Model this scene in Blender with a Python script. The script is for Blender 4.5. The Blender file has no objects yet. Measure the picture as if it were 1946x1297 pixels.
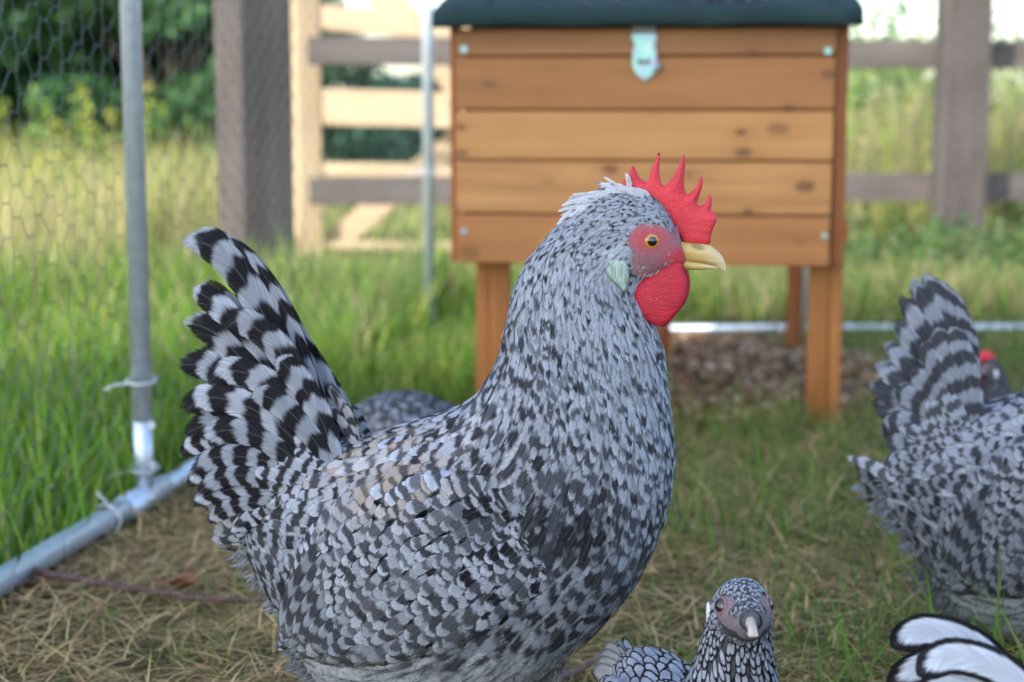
import bpy, bmesh, math, random
import numpy as np
from mathutils import Vector, Matrix
from mathutils.geometry import delaunay_2d_cdt
R = math.radians
random.seed(7)
rng = np.random.default_rng(7)
scene = bpy.context.scene
COL = scene.collection
# ------------------------------------------------------------------ camera, sky, sun, exposure
FPX, CX, CY = 3285.0, 973.0, 648.5
PITCH = math.atan(448 / FPX)
CAMZ = 0.5
cam_d = bpy.data.cameras.new('camera')
cam = bpy.data.objects.new('camera', cam_d); COL.objects.link(cam)
cam.location = (0, 0, CAMZ); cam.rotation_euler = (R(90) - PITCH, 0, 0)
cam_d.sensor_width = 36; cam_d.lens = FPX / 1946 * 36
cam_d.clip_start = 0.05; cam_d.clip_end = 2000
cam_d.dof.use_dof = True; cam_d.dof.focus_distance = 1.20; cam_d.dof.aperture_fstop = 6.2
scene.camera = cam
SUN_EL, SUN_AZ = 36, -140           # azimuth from +Y towards +X
world = bpy.data.worlds.new('World'); scene.world = world; world.use_nodes = True
wn = world.node_tree.nodes; bg = wn['Background']
sky = wn.new('ShaderNodeTexSky'); sky.sky_type = 'NISHITA'; sky.sun_disc = False
sky.sun_elevation = R(SUN_EL); sky.sun_rotation = R(SUN_AZ)
sky.air_density = 1.0; sky.dust_density = 1.2; sky.ozone_density = 1.0
world.node_tree.links.new(sky.outputs[0], bg.inputs[0]); bg.inputs[1].default_value = 0.13
sun_d = bpy.data.lights.new('sun', 'SUN'); sun_d.energy = 1.6; sun_d.angle = R(1.5); sun_d.color = (1, .95, .86)
sun = bpy.data.objects.new('sun', sun_d); COL.objects.link(sun)
sd = Vector((math.sin(R(SUN_AZ)) * math.cos(R(SUN_EL)), math.cos(R(SUN_AZ)) * math.cos(R(SUN_EL)), math.sin(R(SUN_EL))))
sun.rotation_euler = sd.to_track_quat('Z', 'Y').to_euler()
scene.view_settings.view_transform = 'Standard'; scene.view_settings.look = 'None'
scene.view_settings.exposure = 1.84; scene.view_settings.gamma = 1
scene.render.engine = 'CYCLES'
scene.cycles.use_denoising = True
scene.cycles.max_bounces = 6; scene.cycles.transparent_max_bounces = 12
scene.cycles.caustics_reflective = False; scene.cycles.caustics_refractive = False

# ------------------------------------------------------------------ geometry helpers
cp, sp_ = math.cos(PITCH), math.sin(PITCH)
def ray(px, py):
    u = (px - CX) / FPX; v = (CY - py) / FPX
    return np.array([u, cp + v * sp_, -sp_ + v * cp])
def at(px, py, Y):
    d = ray(px, py); k = Y / d[1]
    return Vector((d[0] * k, Y, CAMZ + d[2] * k))
def gnd(px, py, z=0.0):
    d = ray(px, py); k = (z - CAMZ) / d[2]
    return Vector((d[0] * k, d[1] * k, z))

def tag(o, label=None, cat=None, group=None, kind=None):
    if label: o['label'] = label
    if cat: o['category'] = cat
    if group: o['group'] = group
    if kind: o['kind'] = kind
    return o
def empty(name, loc=(0, 0, 0), rz=0.0):
    o = bpy.data.objects.new(name, None); COL.objects.link(o)
    o.location = loc; o.rotation_euler = (0, 0, rz); o.empty_display_size = .05
    return o
def link(name, me, mat=None, parent=None, smooth=False):
    o = bpy.data.objects.new(name, me); COL.objects.link(o)
    if mat: me.materials.append(mat)
    if parent: o.parent = parent
    if smooth: me.polygons.foreach_set('use_smooth', [True] * len(me.polygons))
    return o
def mesh_np(name, V, F, attrs=None):
    V = np.ascontiguousarray(V, dtype=np.float32); F = np.ascontiguousarray(F, dtype=np.int32)
    me = bpy.data.meshes.new(name)
    k = F.shape[1]
    me.vertices.add(len(V)); me.vertices.foreach_set('co', V.ravel())
    me.loops.add(F.size); me.loops.foreach_set('vertex_index', F.ravel())
    me.polygons.add(len(F)); me.polygons.foreach_set('loop_start', np.arange(0, F.size, k, dtype=np.int32))
    me.update(calc_edges=True)
    for nm, (ty, data) in (attrs or {}).items():
        a = me.attributes.new(nm, ty, 'POINT')
        key = 'vector' if ty == 'FLOAT_VECTOR' else ('color' if ty == 'FLOAT_COLOR' else 'value')
        a.data.foreach_set(key, np.ascontiguousarray(data, dtype=np.float32).ravel())
    return me
def bm_to(name, bm, mat, parent=None, smooth=False):
    me = bpy.data.meshes.new(name); bmesh.ops.recalc_face_normals(bm, faces=bm.faces); bm.to_mesh(me); bm.free()
    return link(name, me, mat, parent, smooth)
def add_box(bm, c, s, rot=None, bevel=0.0):
    r = bmesh.ops.create_cube(bm, size=1)
    vs = r['verts']
    m = Matrix.Translation(Vector(c)) @ (rot if rot else Matrix.Identity(4)) @ Matrix.Diagonal((s[0], s[1], s[2], 1))
    bmesh.ops.transform(bm, matrix=m, verts=vs)
    if bevel:
        es = list({e for v in vs for e in v.link_edges})
        bmesh.ops.bevel(bm, geom=es, offset=bevel, segments=2, profile=.5, affect='EDGES')
def add_beam(bm, a, b, w, t, bevel=0.003, roll=0.0):
    """square beam from a to b; w = size across vertical-ish, t = the other size"""
    a, b = Vector(a), Vector(b); d = b - a
    q = d.to_track_quat('X', 'Z').to_matrix().to_4x4()
    add_box(bm, (a + b) / 2, (d.length, t, w), q @ Matrix.Rotation(roll, 4, 'X'), bevel)
def add_tube(bm, pts, rad, seg=10, cap=True):
    pts = [Vector(p) for p in pts]
    rads = rad if isinstance(rad, (list, tuple)) else [rad] * len(pts)
    rings = []; ref = None
    for i, p in enumerate(pts):
        d = (pts[min(i + 1, len(pts) - 1)] - pts[max(i - 1, 0)]).normalized()
        if ref is None: ref = Vector((0, 0, 1)) if abs(d.z) < .9 else Vector((1, 0, 0))
        x = (ref - d * ref.dot(d)).normalized(); y = d.cross(x); ref = x
        rings.append([bm.verts.new(p + (x * math.cos(2 * math.pi * k / seg) + y * math.sin(2 * math.pi * k / seg)) * rads[i]) for k in range(seg)])
    for i in range(len(rings) - 1):
        for k in range(seg):
            bm.faces.new((rings[i][k], rings[i][(k + 1) % seg], rings[i + 1][(k + 1) % seg], rings[i + 1][k]))
    if cap: bm.faces.new(rings[0]); bm.faces.new(rings[-1])

# ------------------------------------------------------------------ material helpers
class NT:
    def __init__(s, name):
        s.m = bpy.data.materials.new(name); s.m.use_nodes = True
        s.t = s.m.node_tree; s.t.nodes.clear()
        s.out = s.t.nodes.new('ShaderNodeOutputMaterial')
    def n(s, ty, **kw):
        o = s.t.nodes.new(ty)
        for k, v in kw.items(): setattr(o, k, v)
        return o
    def l(s, a, b): s.t.links.new(a, b)
    def put(s, sock, v):
        if hasattr(v, 'node'): s.l(v, sock)
        elif isinstance(v, (tuple, list)) and sock.type == 'RGBA' and len(v) == 3: sock.default_value = (*v, 1)
        else: sock.default_value = v
    def math(s, op, a, b=0.0, c=0.0, clamp=False):
        o = s.n('ShaderNodeMath', operation=op, use_clamp=clamp)
        s.put(o.inputs[0], a); s.put(o.inputs[1], b); s.put(o.inputs[2], c)
        return o.outputs[0]
    def smooth(s, x, lo, hi, a=0.0, b=1.0):
        o = s.n('ShaderNodeMapRange', interpolation_type='SMOOTHSTEP')
        for i, v in enumerate((x, lo, hi, a, b)): s.put(o.inputs[i], v)
        return o.outputs[0]
    def mix(s, f, a, b, mode='MIX'):
        o = s.n('ShaderNodeMix', data_type='RGBA', blend_type=mode)
        s.put(o.inputs[0], f); s.put(o.inputs[6], a); s.put(o.inputs[7], b)
        return o.outputs[2]
    def attr(s, name):
        o = s.n('ShaderNodeAttribute', attribute_name=name); return o
    def sep(s, v):
        o = s.n('ShaderNodeSeparateXYZ'); s.put(o.inputs[0], v); return o.outputs
    def comb(s, x, y, z):
        o = s.n('ShaderNodeCombineXYZ')
        for i, v in enumerate((x, y, z)): s.put(o.inputs[i], v)
        return o.outputs[0]
    def noise(s, vec, scale=5.0, detail=2.0, rough=.5):
        o = s.n('ShaderNodeTexNoise'); s.put(o.inputs['Vector'], vec)
        s.put(o.inputs['Scale'], scale); s.put(o.inputs['Detail'], detail); s.put(o.inputs['Roughness'], rough)
        return o.outputs[0]
    def vmul(s, v, k):
        o = s.n('ShaderNodeVectorMath', operation='MULTIPLY'); s.put(o.inputs[0], v); s.put(o.inputs[1], k); return o.outputs[0]
    def ramp(s, f, stops):
        o = s.n('ShaderNodeValToRGB'); s.put(o.inputs[0], f)
        e = o.color_ramp.elements
        while len(e) > 1: e.remove(e[-1])
        e[0].position = stops[0][0]; e[0].color = (*stops[0][1], 1)
        for p, c in stops[1:]:
            k = e.new(p); k.color = (*c, 1)
        return o.outputs[0]
    def obj(s): return s.n('ShaderNodeTexCoord').outputs['Object']
    def bsdf(s, col, rough=.6, metal=0.0, spec=.5, bump=None, bstr=.3, bdist=.002, sss=0.0, ssr=(1, .3, .2), transl=0.0, alpha=None, sheen=0.0):
        b = s.n('ShaderNodeBsdfPrincipled')
        s.put(b.inputs['Base Color'], col); s.put(b.inputs['Roughness'], rough); s.put(b.inputs['Metallic'], metal)
        s.put(b.inputs['Specular IOR Level'], spec)
        if sheen: s.put(b.inputs['Sheen Weight'], sheen)
        if sss:
            b.inputs['Subsurface Weight'].default_value = sss; b.inputs['Subsurface Radius'].default_value = ssr
            b.inputs['Subsurface Scale'].default_value = .004
        if bump is not None:
            bn = s.n('ShaderNodeBump'); s.put(bn.inputs['Strength'], bstr); s.put(bn.inputs['Distance'], bdist); s.put(bn.inputs['Height'], bump)
            s.l(bn.outputs[0], b.inputs['Normal'])
        sh = b.outputs[0]
        if transl:
            t = s.n('ShaderNodeBsdfTranslucent'); s.put(t.inputs[0], col)
            m = s.n('ShaderNodeMixShader'); m.inputs[0].default_value = transl
            s.l(sh, m.inputs[1]); s.l(t.outputs[0], m.inputs[2]); sh = m.outputs[0]
        if alpha is not None:
            t = s.n('ShaderNodeBsdfTransparent'); m = s.n('ShaderNodeMixShader')
            s.put(m.inputs[0], alpha); s.l(t.outputs[0], m.inputs[1]); s.l(sh, m.inputs[2]); sh = m.outputs[0]
        s.l(sh, s.out.inputs[0])
        return s.m

def mat_feather():
    s = NT('feather')
    u, v, fl = s.sep(s.attr('fuv').outputs['Vector'])[:3]
    nb, ph, lace = s.sep(s.attr('fa').outputs['Vector'])[:3]
    ba, gold, tone = s.sep(s.attr('fb').outputs['Vector'])[:3]
    fray, rnd, dk = s.sep(s.attr('fc').outputs['Vector'])[:3]
    au = s.math('ABSOLUTE', u)
    bc = s.math('SUBTRACT', v, s.math('MULTIPLY', au, .30))
    barb = s.noise(s.comb(s.math('MULTIPLY', bc, 26.0), s.math('MULTIPLY', u, .8), s.math('MULTIPLY', rnd, 57.0)), 1.6, 2.0, .6)
    fine = s.noise(s.comb(s.math('MULTIPLY', bc, 90.0), s.math('MULTIPLY', u, 1.2), s.math('MULTIPLY', rnd, 31.0)), 1.0, 1.0, .5)
    soft = s.noise(s.comb(s.math('MULTIPLY', v, 3.0), u, s.math('MULTIPLY', rnd, 91.0)), 1.4, 1.0, .5)
    jit = s.math('ADD', s.math('MULTIPLY', s.math('SUBTRACT', barb, .5), .20), s.math('MULTIPLY', s.math('SUBTRACT', soft, .5), .55))
    b = s.math('ADD', s.math('ADD', s.math('MULTIPLY', s.math('ADD', v, s.math('MULTIPLY', s.math('MULTIPLY', u, u), .07)), nb), ph), jit)
    wave = s.math('SINE', s.math('MULTIPLY', b, 6.2832))
    bar = s.math('MULTIPLY', s.smooth(s.math('ADD', wave, dk), -.62, .58), ba)
    # lacing: dark rim
    tipd = s.math('MULTIPLY', s.math('POWER', v, 3.0), 1.0)
    e = s.math('MAXIMUM', au, s.math('SQRT', s.math('ADD', s.math('MULTIPLY', s.math('MULTIPLY', u, u), .55), s.math('MULTIPLY', tipd, tipd))))
    el = s.math('ADD', e, s.math('MULTIPLY', s.math('SUBTRACT', barb, .5), .22))
    el = s.math('ADD', el, s.math('MULTIPLY', s.math('MAXIMUM', s.math('SUBTRACT', lace, 1.0), 0.0), .30))
    rim = s.math('MULTIPLY', s.smooth(el, .64, .80), s.math('MINIMUM', lace, 1.0))
    dark = s.math('MAXIMUM', bar, rim)
    light = s.mix(gold, (.60, .66, .76), (.56, .35, .14))
    light = s.mix(s.smooth(fine, .3, .7, 0, .62), light, (.22, .24, .29))
    light = s.mix(s.smooth(barb, .38, .70, 0, .45), light, (.26, .28, .34))
    light = s.mix(s.math('MULTIPLY', s.smooth(e, .70, .30), .38), light, (.20, .215, .26))
    light = s.mix(s.math('MULTIPLY', s.smooth(soft, .35, .7), .35), light, (.30, .32, .36))
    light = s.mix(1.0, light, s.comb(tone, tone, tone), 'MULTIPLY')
    darkc = s.mix(s.smooth(fine, .35, .8), (.008, .0075, .010), (.030, .029, .035))
    col = s.mix(dark, light, darkc)
    shaft = s.math('MULTIPLY', s.smooth(au, .05, .02), s.math('LESS_THAN', v, .93))
    col = s.mix(s.math('MULTIPLY', shaft, .12), col, (.40, .40, .42))
    cut = s.math('SUBTRACT', 1.06, s.math('MULTIPLY', fray, s.math('ADD', .25, s.math('MULTIPLY', barb, .95))))
    hard = s.math('SUBTRACT', cut, s.math('ADD', .02, s.math('MULTIPLY', fray, .34)))
    alpha = s.math('SUBTRACT', 1.0, s.smooth(e, hard, cut))
    alpha = s.math('MULTIPLY', alpha, s.math('SUBTRACT', 1.0, s.math('MULTIPLY', s.math('MULTIPLY', fray, s.smooth(fine, .5, .7)), s.smooth(e, .25, .75, 0, .8))))
    return s.bsdf(col, rough=.68, spec=.10, bump=barb, bstr=.5, bdist=.0006, transl=.12, alpha=alpha)

def mat_simple(name, col, rough=.6, metal=0., spec=.5, nscale=40, var=.25, bstr=.2, bdist=.002, sss=0.0, stretch=(1, 1, 1), transl=0.0):
    s = NT(name)
    n = s.noise(s.vmul(s.obj(), stretch), nscale, 4.0, .6)
    c2 = tuple(max(0, c * (1 - var)) for c in col); c1 = tuple(min(1, c * (1 + var)) for c in col)
    c = s.ramp(n, [(.3, c2), (.7, c1)])
    return s.bsdf(c, rough, metal, spec, bump=n, bstr=bstr, bdist=bdist, sss=sss, transl=transl)
def mat_attr(name, rough=.7, transl=.3, spec=.3):
    s = NT(name)
    c = s.attr('col').outputs['Color']
    return s.bsdf(c, rough, 0, spec, transl=transl)
def mat_wood(name, base, dark, knots=(), bands=(), rough=.55, axis=0, scale=1.0, redden=None, spec=.35, grain=1.0):
    s = NT(name)
    co = s.obj(); geo = s.n('ShaderNodeNewGeometry')
    ri = geo.outputs['Random Per Island']
    off = s.comb(s.math('MULTIPLY', ri, 13.0), s.math('MULTIPLY', ri, 7.0), s.math('MULTIPLY', ri, 5.0))
    va = s.n('ShaderNodeVectorMath', operation='ADD'); s.l(co, va.inputs[0]); s.l(off, va.inputs[1])
    st = [18, 18, 18]; st[axis] = 1.3
    g = s.noise(s.vmul(va.outputs[0], tuple(x * scale for x in st)), 1.6, 5.0, .6)
    st2 = [90, 90, 90]; st2[axis] = 2.5
    g2 = s.noise(s.vmul(va.outputs[0], tuple(x * scale for x in st2)), 2.0, 3.0, .6)
    big = s.noise(va.outputs[0], 5.0 * scale, 2.0)
    c = s.ramp(g, [(.28, dark), (.5, tuple((a + b) / 2 for a, b in zip(base, dark))), (.68, base)])
    c = s.mix(s.smooth(g2, .42, .75, 0, .30 * grain), c, tuple(x * .55 for x in dark))
    c = s.mix(s.math('MULTIPLY', s.smooth(big, .35, .7), .25), c, tuple(min(1, x * 1.25) for x in base))
    if redden: c = s.mix(s.math('MULTIPLY', s.smooth(ri, .3, .9), .6), c, redden)
    x, y, z = s.sep(co)[:3]
    for z0, z1, mc in bands:
        f_ = s.math('MULTIPLY', s.math('GREATER_THAN', z, z0), s.math('LESS_THAN', z, z1)); c = s.mix(f_, c, s.mix(1.0, c, mc, 'MULTIPLY'))
    for kx, kz, r, st_ in knots:
        dx = s.math('MULTIPLY', s.math('SUBTRACT', x, kx), .55); dz = s.math('SUBTRACT', z, kz)
        d = s.math('SQRT', s.math('ADD', s.math('MULTIPLY', dx, dx), s.math('MULTIPLY', dz, dz)))
        d = s.math('ADD', d, s.math('MULTIPLY', s.math('SUBTRACT', s.noise(co, 120.0), .5), r * .7))
        c = s.mix(s.math('MULTIPLY', s.smooth(d, r * 1.1, r * .45), st_), c, (.10, .045, .02))
        c = s.mix(s.math('MULTIPLY', s.smooth(d, r * 3.2, r * .8), .25 * st_), c, (.25, .10, .03))
    return s.bsdf(c, rough, 0, spec, bump=g2, bstr=.25, bdist=.001)

M_FEATHER = mat_feather()
M_SKIN_DARK = mat_simple('down', (.20, .20, .225), .9, nscale=300, var=.4)
M_COMB = None
def mat_comb(name, col, wr):
    s = NT(name); co = s.obj()
    n = s.noise(co, 700.0, 3.0, .6); n2 = s.noise(s.vmul(co, wr), 1.0, 3.0, .6); n3 = s.noise(co, 60.0, 2.0)
    h = s.math('ADD', s.math('MULTIPLY', n, .5), s.math('MULTIPLY', n2, 2.2))
    c = s.mix(s.smooth(n3, .3, .7), tuple(x * .8 for x in col), col)
    c = s.mix(s.smooth(n, .58, .76, 0, .35), c, (.85, .30, .32))
    return s.bsdf(c, .50, 0, .35, bump=h, bstr=.55, bdist=.0007, sss=.12)
M_COMB = mat_comb('comb_skin', (.72, .045, .065), (250, 250, 250))
M_WATTLE = mat_comb('wattle_skin', (.50, .016, .040), (130, 300, 750))
def mat_beak():
    s = NT('horn'); g = s.attr('col').outputs['Color']
    n = s.noise(s.vmul(s.obj(), (80, 300, 500)), 1.0, 3.0)
    c = s.mix(s.smooth(n, .35, .75, 0, .4), g, (.45, .35, .18))
    return s.bsdf(c, .35, 0, .5, bump=n, bstr=.2, bdist=.0004, sss=.08)
M_BEAK = mat_beak()
def mat_face():
    s = NT('face_skin'); g = s.attr('col').outputs['Color']
    n = s.noise(s.obj(), 900.0, 3.0, .65); n2 = s.noise(s.obj(), 2200.0, 2.0, .5)
    c = s.mix(s.smooth(n, .4, .7, 0, .55), g, (.12, .07, .085))
    c = s.mix(s.smooth(n2, .60, .72, 0, .40), c, (.65, .60, .62))
    return s.bsdf(c, .6, 0, .3, bump=n, bstr=.6, bdist=.0008, sss=.08)
M_FACE = mat_face()
M_IRIS = mat_simple('iris', (.50, .22, .03), .18, spec=.8, nscale=900, var=.35, bstr=0)
M_IRIS_DARK = mat_simple('dark_iris', (.07, .018, .012), .12, spec=.8, nscale=900, var=.3, bstr=0)
M_PUPIL = mat_simple('pupil', (.004, .004, .006), .05, spec=1.0, var=0, bstr=0)
M_LOBE = mat_simple('earlobe_skin', (.36, .47, .42), .55, nscale=420, var=.42, bstr=.9, bdist=.0015, sss=.03, stretch=(1.8, 1, .5))
M_SHANK = mat_simple('shank_skin', (.50, .38, .14), .5, nscale=300, var=.3, bstr=.5)
M_METAL = mat_simple('galvanised_steel', (.70, .78, .88), .38, .60, nscale=60, var=.12, bstr=.05)
M_WIRE = mat_simple('netting_wire', (.15, .19, .20), .5, .4, nscale=80, var=.2)
M_TIE = mat_simple('nylon', (.75, .78, .82), .4, nscale=80, var=.05, transl=.2)
M_GREYWOOD = mat_wood('weathered_wood', (.19, .16, .145), (.095, .078, .07), rough=.85, spec=.15)
M_GREYWOOD_V = mat_wood('weathered_shaded_post_wood', (.135, .115, .105), (.07, .058, .052), rough=.85, axis=2, spec=.15)  # weathered grey, base darkened to carry the shade on the posts
M_TANWOOD = mat_wood('pale_gate_wood', (.70, .53, .35), (.52, .38, .24), rough=.75, spec=.2)
M_TANWOOD_V = mat_wood('pale_post_wood', (.70, .52, .33), (.48, .33, .19), rough=.75, axis=2, spec=.2)
M_HUTCHV = mat_wood('stained_leg_wood', (.42, .17, .045), (.26, .085, .02), rough=.5, axis=2)
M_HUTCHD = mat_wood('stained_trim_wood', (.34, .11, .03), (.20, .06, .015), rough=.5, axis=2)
M_BLADE = mat_attr('grass_blade', .6, .35)
M_LEAF = mat_attr('leaf', .55, .25)
M_BARK = mat_simple('bark', (.09, .07, .05), .9, nscale=20, var=.5, stretch=(1, 1, .2))

# ------------------------------------------------------------------ ground
def noise2(x, y, seed=0):
    r = np.random.default_rng(seed); v = np.zeros_like(x)
    for k in range(9):
        a = r.uniform(0, 6.28); f = r.uniform(.6, 1.0) * 1.6 ** k; p = r.uniform(0, 6.28)
        v += np.sin((x * math.cos(a) + y * math.sin(a)) * f + p + 1.3 * np.sin(y * f * .7 + p * 2)) / (1.25 ** k)
    return v / 3.5
def gz(x, y):
    x = np.asarray(x, float); y = np.asarray(y, float)
    return .010 * noise2(x * 2, y * 2, 3) * np.clip((np.hypot(x, y) - .3), 0, 1)
_a, _b = gnd(0, 1106, .018), gnd(365, 900, .018)
FA = np.array([_a.x, _a.y]); FB = np.array([-.178, 3.70])      # foot of the run's side panel: from near to far corner
def side(x, y):      # > 0 : inside the run (right of the side panel)
    return (x - FA[0]) * (FB[1] - FA[1]) - (y - FA[1]) * (FB[0] - FA[0])
def ground():
    xs = np.concatenate([-np.geomspace(900, 4, 16), np.linspace(-3.6, 3.6, 90), np.geomspace(4, 900, 16)])
    ys = np.concatenate([-np.geomspace(300, 1.5, 8), np.linspace(-1, 8, 112), np.geomspace(8.5, 1500, 20)])
    X, Y = np.meshgrid(xs, ys); Z = gz(X, Y)
    V = np.stack([X.ravel(), Y.ravel(), Z.ravel()], 1)
    nx, ny = len(xs), len(ys); i = np.arange(ny - 1)[:, None] * nx + np.arange(nx - 1)[None]
    F = np.stack([i, i + 1, i + nx + 1, i + nx], -1).reshape(-1, 4)
    s = NT('meadow_soil'); co = s.obj()
    x, y, z = s.sep(co)[:3]
    n = s.noise(co, 3.0, 4.0, .6); n2 = s.noise(co, 60.0, 4.0, .7); n3 = s.noise(co, 250.0, 2.0, .7)
    dry = s.ramp(s.math('ADD', s.math('MULTIPLY', n, .5), s.math('MULTIPLY', n2, .5)), [(.34, (.018, .025, .008)), (.48, (.07, .065, .018)), (.64, (.26, .19, .11))])
    dry = s.mix(s.smooth(n3, .5, .7, 0, .5), dry, (.42, .32, .19))
    chips = s.ramp(n2, [(.3, (.08, .05, .03)), (.5, (.24, .16, .10)), (.66, (.50, .39, .28))])
    dx = s.math('DIVIDE', s.math('SUBTRACT', x, .30), .42); dy = s.math('DIVIDE', s.math('SUBTRACT', y, 3.2), .55)
    dd = s.math('ADD', s.math('SQRT', s.math('ADD', s.math('MULTIPLY', dx, dx), s.math('MULTIPLY', dy, dy))), s.math('MULTIPLY', s.math('SUBTRACT', n, .5), .7))
    c = s.mix(s.smooth(dd, 1.15, .8), dry, chips)
    far = s.ramp(s.noise(co, .6, 4.0, .6), [(.35, (.09, .14, .025)), (.6, (.20, .20, .06))])
    c = s.mix(s.smooth(y, 4.0, 6.5), c, far)
    m = s.bsdf(c, .95, 0, .1, bump=n2, bstr=.8, bdist=.01)
    o = link('ground', mesh_np('ground', V, F), m, smooth=True)
    tag(o, 'mown dry grassy ground of the chicken run and meadow', kind='structure')
ground()

def blades(name, P, h, w, az, lean, curve, col, mat=M_BLADE, rows=4, tipcol=None, label=None, cat=None):
    """P N,3 roots; az direction of lean; lean 0 upright .. 1.5 lying (radians from vertical); curve extra bend"""
    N = len(P); K = rows
    t = np.linspace(0, 1, K)[None, :]
    dirx, diry = np.cos(az)[:, None], np.sin(az)[:, None]
    ang = lean[:, None] + curve[:, None] * t
    seg = (h / (K - 1))[:, None]
    hx = np.concatenate([np.zeros((N, 1)), np.cumsum(np.sin(ang[:, :-1]) * seg, 1)], 1)
    hz = np.concatenate([np.zeros((N, 1)), np.cumsum(np.cos(ang[:, :-1]) * seg, 1)], 1)
    C = np.stack([P[:, 0:1] + dirx * hx, P[:, 1:2] + diry * hx, P[:, 2:3] + np.maximum(hz, -P[:, 2:3] * 0 + .001 * t)], -1)
    tw = rng.uniform(-.7, .7, N)
    sx, sy = -np.sin(az + tw)[:, None], np.cos(az + tw)[:, None]
    wd = (w[:, None] * (1 - t ** 1.8 * .92))
    S = np.stack([sx * wd, sy * wd, wd * 0], -1)
    V = np.stack([C - S, C + S], 2).reshape(N, K * 2, 3)
    b = (np.arange(N) * K * 2)[:, None]; r = (np.arange(K - 1) * 2)[None]
    F = np.stack([b + r, b + r + 1, b + r + 3, b + r + 2], -1).reshape(-1, 4)
    cc = np.repeat(col[:, None, :], K * 2, 1)
    if tipcol is not None:
        tt = np.repeat(t[0], 2)[None, :, None] ** 1.5
        cc = cc * (1 - tt) + tipcol[:, None, :] * tt
    cc = np.concatenate([cc, np.ones((N, K * 2, 1))], -1)
    me = mesh_np(name, V.reshape(-1, 3), F, {'col': ('FLOAT_COLOR', cc.reshape(-1, 4))})
    o = link(name, me, mat, smooth=True)
    return tag(o, label, cat, kind='stuff')
def palette(cols, n, jit=.2):
    c = np.array(cols)[rng.integers(0, len(cols), n)]
    return np.clip(c * rng.uniform(1 - jit, 1 + jit, (n, 1)) * rng.uniform(.93, 1.07, (n, 3)), 0, 1)
GREEN = [(.10, .22, .02), (.14, .27, .03), (.07, .15, .02), (.17, .27, .05)]
LUSH = [(.18, .36, .03), (.25, .44, .04), (.11, .24, .02), (.34, .46, .07)]
STRAW = [(.72, .50, .24), (.80, .58, .30), (.56, .36, .17), (.64, .47, .19), (.34, .20, .10)]
OLIVE = [(.20, .22, .06), (.26, .26, .08), (.16, .19, .05)]
def scatter(n, x0, x1, y0, y1, keep=None, pw=1.0):
    x = rng.uniform(x0, x1, n); y = y0 + (y1 - y0) * rng.uniform(0, 1, n) ** pw
    x = x * y / y1 if pw != 1.0 else x
    k = np.ones(n, bool) if keep is None else keep(x, y)
    x, y = x[k], y[k]
    return np.stack([x, y, gz(x, y) - .002], 1)
def chips_zone(x, y): return ((x - .30) / .42) ** 2 + ((y - 3.2) / .55) ** 2
def visible(x, y): return np.abs(x) < .34 * y + .15
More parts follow.
